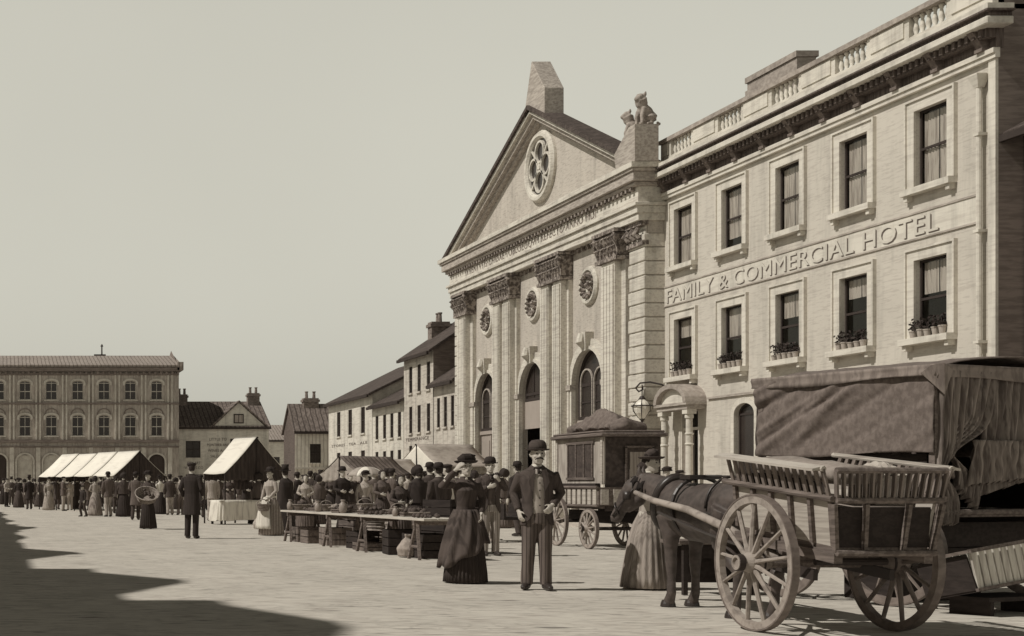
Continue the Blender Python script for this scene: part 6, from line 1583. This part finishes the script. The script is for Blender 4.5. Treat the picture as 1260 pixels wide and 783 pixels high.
bt, BM_ = tent('market_tent', 'big gabled tent with white sloping roof and dark gathered front cloth', 316, 645, 2.86, 1.66, 1.22, 1.35, R(22), M['canvas_white'], M['canvas_in'], 1)
g_ = MB(BM_)   # inner hangings
for sx in (-.6, .35):
    gg = []
    for j in range(9):
        t = j/8; gg.append([(sx+.5*i/12-.1*t, .25+.05*math.sin(i*1.8+t), 2.2-.95*t-.2*abs(sx)) for i in range(13)])
    g_.sheet(gg)
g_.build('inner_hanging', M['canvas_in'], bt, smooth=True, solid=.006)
tent('market_tent', 'small stall with dark ribbed canvas roof behind the trestle table', 417, 642, 2.30, 1.62, .95, 3.0, R(-52), M['canvas_dark'], M['canvas_grey'], 1)
tent('market_tent', 'stall with drab patched canvas roof next to the dark ribbed one', 449, 637, 2.32, 1.62, 1.0, 2.6, R(-58), M['canvas_grey'], M['canvas_in'], 1)
tent('market_tent', 'grey ridge tent with a pale gable end before the terraced houses', 512, 636, 2.95, 2.02, 1.3, 2.9, R(-66), M['canvas_grey'], M['canvas_white'], 1)
# cloth covered stall table by the big tent
def cloth_table(X, Y, w_, d_, h_, rz, label, m):
    p = ground_at(X, Y); MX = Matrix.Translation(p) @ Matrix.Rotation(rz, 4, 'Z'); root = empty('stall_table', p, label, 'table', None, rz); root.matrix_basis = MX
    q = MB(MX); q.box(-w_/2,w_/2,-d_/2,d_/2,h_-.04,h_); q.build('tabletop', M['plank'], root)
    for sx in (-1,1):
        for sy in (-1,1):
            q = MB(MX); q.box(sx*(w_/2-.08)-.03,sx*(w_/2-.08)+.03,sy*(d_/2-.08)-.03,sy*(d_/2-.08)+.03,0,h_-.04); q.build('leg', M['wood_dark'], root)
    return root, MX
ctb, CTM = cloth_table(293, 645, 1.7, .8, .78, R(18), 'wooden stall table almost hidden under its white cloth near the big tent', None)
rg = []
for j in range(8):
    t = j/7; ring = []
    for i in range(120):
        a_ = 2*PI*i/120; c = math.cos(a_); s_ = math.sin(a_); e = .35
        x = math.copysign(abs(c)**e, c)*.87; y = math.copysign(abs(s_)**e, s_)*.42
        k = 1 + .05*t + .035*t*math.sin(i*.9)
        ring.append((x*k, y*k, .785 - .66*t + (.02*math.sin(i*.5) if j == 7 else 0)))
    rg.append(ring)
q = MB(CTM); q.rings([[(x*.02, y*.02, .79) for x, y, z in rg[0]]] + rg, caps=False); o = q.build('tablecloth', M['cloth_white'], None, smooth=True); tag(o, 'long white cloth draped over the stall table near the big tent', 'tablecloth')

# ------------------------------------------------------------------ the long trestle table
ta = Vector((7.42, 22.5, 0)); tb_ = Vector((6.75, 30.6, 0)); td = (tb_-ta).normalized(); ts = Vector((td.y, -td.x, 0)); LT = (tb_-ta).length
TM = Matrix(((ts.x, td.x, 0, ta.x), (ts.y, td.y, 0, ta.y), (0,0,1,0), (0,0,0,1)))
tt = empty('trestle_table', (ta+tb_)/2, 'long plank table on splayed trestles laid out with market wares', 'table')
q = MB(TM)
for k in range(3): q.box(-.36+k*.245,-.36+k*.245+.235,-.1,LT,.66,.70)
q.build('tabletop', M['plank'], tt, bevel=.004)
for y in (.35, 2.9, 4.9, 7.6):
    tr_ = MB(TM); tr_.box(-.36,.36,y-.04,y+.04,.58,.658); o = tr_.build('trestle', M['wood_mid'], tt)
    for sx in (-.3, .3):
        for sy in (-1, 1):
            q = MB(TM); q.bar((sx,y+sy*.03,.6),(sx*1.15,y+sy*.24,0),.05,.04); q.build('leg', M['wood_mid'], o)
    for sx in (-.33, .33):
        q = MB(TM); q.bar((sx,y-.15,.22),(sx,y+.15,.22),.03,.04); q.build('stretcher', M['wood_mid'], o)

def basket(p, r, h, label, group, fill=None, scale=1.0, handle=True):
    root = empty('basket', p, label, 'basket', group); q = MB()
    rings_ = [(r*.72,0),(r*.74,.01)]
    n_ = 7
    for i in range(n_): z = h*(i+.5)/n_; rr = r*(.74+.26*(i+.5)/n_); rings_ += [(rr-.006, z-.3*h/n_), (rr+.008, z), (rr-.006, z+.3*h/n_)]
    rings_ += [(r+.015,h),(r+.02,h+.015),(r-.01,h+.02),(r-.02,h),(r*.76,.02),(0,.02)]
    q.lathe([(0,0)] + rings_, n=20); q.build('bowl', M['straw'], root, smooth=False, local=True)
    if handle:
        q = MB(); q.tube([(r*math.cos(PI*k/10), 0, h + r*.75*math.sin(PI*k/10)) for k in range(11)], .011, n=6); q.build('handle', M['straw'], root, smooth=True, local=True)
    if fill:
        b = MB(); rnd = random.Random(int(p[0]*100+p[1]*10))
        for k in range(11):
            a_ = rnd.uniform(0, 2*PI); rr = rnd.uniform(0, r*.7); s_ = rnd.uniform(.04,.06)
            b.lathe([(0,-s_),(s_*.8,-s_*.6),(s_,0),(s_*.8,s_*.6),(0,s_)], (rr*math.cos(a_), rr*math.sin(a_), h+.01+rnd.uniform(0,.04)), n=7)
        b.build('produce', M[fill], root, smooth=True, local=True)
    root.location = p
    return root
def crate(p, sx, sy, sz, rz, label, group, m='wood_mid'):
    root = empty('crate', p, label, 'crate', group, rz); q = MB()
    n_ = max(2, int(sz/.12))
    for k in range(n_):
        z0 = sz*k/n_+.008; z1 = sz*(k+1)/n_-.008
        q.box(-sx/2,sx/2,-sy/2-.012,-sy/2,z0,z1); q.box(-sx/2,sx/2,sy/2,sy/2+.012,z0,z1); q.box(-sx/2-.012,-sx/2,-sy/2,sy/2,z0,z1); q.box(sx/2,sx/2+.012,-sy/2,sy/2,z0,z1)
    q.box(-sx/2,sx/2,-sy/2,sy/2,.01,.03)
    q.build('slats', M[m], root, local=True)
    q = MB()
    for a_ in (-1,1):
        for b_ in (-1,1): q.box(a_*sx/2-.02*(a_>0)-.0*(a_<0), a_*sx/2+.02*(a_<0), b_*sy/2-.02*(b_>0), b_*sy/2+.02*(b_<0), 0, sz)
    q.build('corner_posts', M['wood_dark'], root, local=True)
    root.location = p; return root
def tp(x, y, z=.702): return TM @ Vector((x, y, z))
GB = 'baskets on the trestle table'; 
bl = ['shallow basket of round produce at the near end of the trestle table', 'empty looking handled basket second along the trestle table', 'tall handled basket mid way along the trestle table', 'produce basket just past the middle of the trestle table', 'small handled basket near the far trestle', 'broad basket at the far end of the trestle table']
for k, (x, y, r, h, f) in enumerate(((.05,1.1,.17,.07,'veg'), (.1,2.2,.14,.12,None), (.12,4.0,.15,.18,None), (-.05,5.1,.18,.10,'straw'), (.1,6.3,.13,.13,None), (-.02,7.6,.2,.12,'veg'))):
    basket(tp(x,y), r, h, bl[k], GB, f, handle=(f is None))
def jar(p, s, label, group, m='crock'):
    root = empty('stoneware_jar', p, label, 'jar', group); q = MB()
    q.lathe([(0,0),(.06*s,0),(.085*s,.04*s),(.095*s,.12*s),(.08*s,.2*s),(.045*s,.24*s),(.045*s,.27*s),(.055*s,.28*s),(.055*s,.30*s),(.0,.30*s)], n=14); q.build('body', M[m], root, smooth=True, local=True)
    q = MB(); q.tube([(.05*s,0,.26*s),(.10*s,0,.24*s),(.11*s,0,.17*s),(.09*s,0,.12*s)], .01*s, n=6); q.build('handle', M[m], root, smooth=True, local=True)
    return root
jl = ['pale stoneware jar between the first two baskets of the trestle table', 'squat jar beside the tall handled basket on the trestle table', 'tallest pale jar on the trestle table, near its middle', 'small jar by the produce basket past the table middle', 'pale jar beside the small handled basket near the far trestle', 'jar standing next to the broad basket at the table end', 'second pale jar crowding the far end of the trestle table']
for k, (x, y, s_) in enumerate(((-.15,1.7,.6), (-.1,3.6,.55), (-.15,4.5,.9), (.2,5.5,.6), (-.18,6.0,.75), (.15,7.1,.8), (-.2,7.9,.8))): jar(tp(x,y), s_, jl[k], 'jars on the trestle table')
sl_ = ['flat heap of greens laid on the near planks of the trestle table', 'heap of greens in the middle of the trestle table', 'greens piled towards the far end of the trestle table']
for k, (x, y) in enumerate(((-.1,.55), (.05,3.05), (.0,6.75))):
    b = MB(); rnd = random.Random(k+60)
    for i in range(16): s_ = rnd.uniform(.03,.05); c = tp(x+rnd.uniform(-.2,.2), y+rnd.uniform(-.3,.3), .702+s_*.8); b.lathe([(0,-s_*.8),(s_*.9,-s_*.5),(s_,0),(s_*.7,s_*.6),(0,s_)], c, n=7)
    o = b.build('vegetables', M['veg'], None, smooth=True); tag(o, sl_[k], 'vegetables', 'loose greens on the trestle table')
# crates and sacks under and behind the table
cl_ = ['long dark crate under the near trestle', 'square dark box between the near trestles', 'low crate under the middle of the trestle table', 'crate under the table beside the third trestle', 'slatted crate under the far half of the trestle table', 'small crate under the far trestle', 'flat crate on the cobbles under the table end']
for k, (x, y, a_, b_, c_, rz, m) in enumerate(((.15,.9,.6,.9,.42,.1,'wood_dark'), (.05,2.0,.5,.6,.46,-.1,'wood_dark'), (.1,3.4,.6,.8,.16,.05,'wood_mid'), (.15,4.2,.45,.5,.36,.2,'wood_dark'), (.1,5.7,.5,.7,.38,0,'wood_v'), (0,6.7,.5,.5,.3,.1,'wood_mid'), (.1,7.5,.6,.6,.34,0,'wood_mid'))):
    crate(tp(x,y,0), a_, b_, c_, rz, cl_[k], 'crates under the trestle table', m)
for k, (X, Y, lb) in enumerate(((477, 676, 'pale tied sack slumped beneath the middle of the trestle table'), (500, 686, 'dark tied sack beneath the near end of the trestle table'), (318, 651, 'pale tied sack at the foot of the big tent'))):
    p = ground_at(X, Y); b = MB(); b.tube([p+Vector((0,0,.02)), p+Vector((0,0,.14)), p+Vector((.02,0,.28)), p+Vector((.02,0,.34)), p+Vector((.03,0,.40))], [.15,.17,.11,.04,.07], n=12)
    me = remeshed(b, 'sack', .015, 1, .015, 6, 12); o = bpy.data.objects.new('sack', me); COL.objects.link(o); me.materials.append(M['cl_light'] if k != 1 else M['sack']); tag(o, lb, 'sack')
tl_ = ['shallow slatted tray of produce on the near planks of the trestle table', 'slatted tray of produce between jars mid way along the table', 'slatted tray heaped with produce past the middle of the table', 'small produce tray toward the far trestle']
for k, (x, y) in enumerate(((.12,1.55), (.05,3.45), (-.02,4.75), (.05,6.45))):
    t_ = crate(tp(x,y), .42, .34, .09, .1*k, tl_[k], 'produce trays on the trestle table', 'wood_mid')
    b = MB(); rnd = random.Random(k+90)
    for i in range(18): s_ = rnd.uniform(.03,.045); b.lathe([(0,-s_),(s_*.8,-s_*.6),(s_,0),(s_*.8,s_*.6),(0,s_)], (rnd.uniform(-.17,.17), rnd.uniform(-.13,.13), .09+rnd.uniform(-.01,.03)), n=7)
    b.build('produce', M['veg'], t_, smooth=True, local=True)
# stacked hampers behind the table
hl = ['tall wicker hamper behind the middle of the trestle table', 'lower wicker hamper beside the tall one', 'dark crate stack top behind the near end of the table', 'dark crate stack base behind the near end of the table', 'slatted crate behind the far end of the trestle table', 'slatted crate standing on another behind the far table end']
crate(tp(1.15,2.2,0), .8, 1.0, .55, .1, hl[3], 'crates behind the trestle table', 'wood_dark'); crate(tp(1.15,2.2,.552), .7, .9, .45, .25, hl[2], 'crates behind the trestle table', 'wood_dark')
crate(tp(1.1,6.9,0), .7, .9, .5, .1, hl[4], 'crates behind the trestle table', 'wood_mid'); crate(tp(1.05,6.9,.502), .6, .7, .35, -.1, hl[5], 'crates behind the trestle table', 'wood_mid')
basket(tp(1.1,4.7,0), .32, .75, hl[0], 'hampers behind the trestle table', 'veg', handle=False); basket(tp(1.0,5.5,0), .3, .5, hl[1], 'hampers behind the trestle table', 'straw', handle=False)
# umbrella
up = ground_at(449, 653); um = empty('umbrella', (up.x, up.y, .9), 'pale panelled umbrella held open above the woman at the trestle table', 'umbrella')
um.matrix_basis = Matrix.Translation(um.location)
ax_ = Vector((up.x-.05, up.y-.3, 1.78)); R_ = .52
for k in range(8):
    g_ = []
    for j in range(7):
        t = j/6; a0 = 2*PI*k/8; a1 = 2*PI*(k+1)/8; row = []
        for i in range(6):
            s_ = i/5; e0 = Vector((math.cos(a0), math.sin(a0), 0)); e1 = Vector((math.cos(a1), math.sin(a1), 0)); d_ = e0.lerp(e1, s_)
            row.append(ax_ + d_*R_*math.sin(t*PI/2*.92) + Vector((0,0,-.30*(1-math.cos(t*PI/2*.95)) + .02*math.sin(PI*s_)*t)))
        g_.append(row)
    q = MB(); q.sheet(g_); q.build('panel', M['canvas_white'] if k % 2 else M['canvas_grey'], um, smooth=True, solid=.004)
q = MB(); q.tube([ax_+Vector((0,0,.06)), ax_+Vector((0,0,-.9))], .010, n=6); q.build('stick', M['wood_dark'], um)
# round basket held by the woman in black, and the aproned woman's basket
p = ground_at(182, 651); bk = basket(Vector((p.x-.08, p.y-.36, .86)), .34, .2, 'large shallow round basket in the arms of the woman in black', None, 'veg', handle=False); bk.rotation_euler = (R(35), 0, 0)
p = ground_at(333, 659); basket(Vector((p.x-.22, p.y-.22, .62)), .17, .16, 'handled market basket on the arm of the aproned woman', None, None)
SKY_GAMMA = 0.35; SKY_TINT = (1.0, .975, .84, 1); SKY_STR = 0.375
EXPO = 0.0
# ------------------------------------------------------------------ light, sky, camera
EL = R(SUN_EL); AZ = R(SUN_AZ)
d = Vector((math.cos(EL)*math.cos(AZ), math.cos(EL)*math.sin(AZ), -math.sin(EL)))
sun = bpy.data.lights.new('sun', 'SUN'); sun.energy = 3.3; sun.angle = R(.6); sun.color = (1.0, .955, .88)
so = bpy.data.objects.new('sun', sun); COL.objects.link(so); so.rotation_mode = 'QUATERNION'; so.rotation_quaternion = d.to_track_quat('-Z', 'Y')
wd = bpy.data.worlds.new('World'); scene.world = wd; wd.use_nodes = True
N = wd.node_tree.nodes; L = wd.node_tree.links; bg = N['Background']
sky = N.new('ShaderNodeTexSky'); sky.sky_type = 'NISHITA'; sky.sun_disc = False; sky.sun_elevation = EL
sky.sun_rotation = math.atan2(-d.x, -d.y); sky.dust_density = 3.0; sky.air_density = 1.0; sky.ozone_density = 1.0
hs = N.new('ShaderNodeHueSaturation'); hs.inputs['Saturation'].default_value = 0.04
L.new(sky.outputs[0], hs.inputs['Color'])
gm = N.new('ShaderNodeGamma'); gm.inputs[1].default_value = SKY_GAMMA
L.new(hs.outputs[0], gm.inputs[0])
mx = N.new('ShaderNodeMix'); mx.data_type = 'RGBA'; mx.blend_type = 'MULTIPLY'; mx.inputs[0].default_value = 1; mx.inputs[7].default_value = SKY_TINT
cn = N.new('ShaderNodeTexNoise'); cn.inputs['Scale'].default_value = 2.2; cn.inputs['Detail'].default_value = 6; tc0 = N.new('ShaderNodeTexCoord'); L.new(tc0.outputs['Generated'], cn.inputs['Vector'])
cr_ = N.new('ShaderNodeMapRange'); cr_.inputs['From Min'].default_value = .3; cr_.inputs['From Max'].default_value = .7; cr_.inputs['To Min'].default_value = .965; cr_.inputs['To Max'].default_value = 1.035; L.new(cn.outputs['Fac'], cr_.inputs['Value'])
m4 = N.new('ShaderNodeMix'); m4.data_type = 'RGBA'; m4.blend_type = 'MULTIPLY'; m4.inputs[0].default_value = 1; L.new(gm.outputs[0], m4.inputs[6]); L.new(cr_.outputs[0], m4.inputs[7]); L.new(m4.outputs[2], mx.inputs[6])
tcw = N.new('ShaderNodeTexCoord'); spw = N.new('ShaderNodeSeparateXYZ'); L.new(tcw.outputs['Generated'], spw.inputs[0])
rp = N.new('ShaderNodeMapRange'); rp.interpolation_type = 'SMOOTHSTEP'; rp.inputs['From Min'].default_value = .345; rp.inputs['From Max'].default_value = .52
rp.inputs['To Min'].default_value = 1.0; rp.inputs['To Max'].default_value = .08; L.new(spw.outputs[2], rp.inputs['Value'])
m3 = N.new('ShaderNodeMix'); m3.data_type = 'RGBA'; m3.blend_type = 'MULTIPLY'; m3.inputs[0].default_value = 1
L.new(mx.outputs[2], m3.inputs[6]); L.new(rp.outputs[0], m3.inputs[7]); L.new(m3.outputs[2], bg.inputs[0]); bg.inputs[1].default_value = SKY_STR
cam = bpy.data.cameras.new('camera'); co = bpy.data.objects.new('camera', cam); COL.objects.link(co); scene.camera = co
cam.sensor_width = 36; cam.lens = 36*F/1260; cam.shift_x = 0.5; cam.shift_y = (HOR - 391.5)/1260
co.location = (0, 0, EYE); co.rotation_euler = (PI/2, 0, 0); cam.clip_end = 2000; cam.clip_start = .1
vs = scene.view_settings; vs.view_transform = 'Standard'; vs.look = 'None'; vs.gamma = 1; vs.exposure = EXPO; vs.use_curve_mapping = False
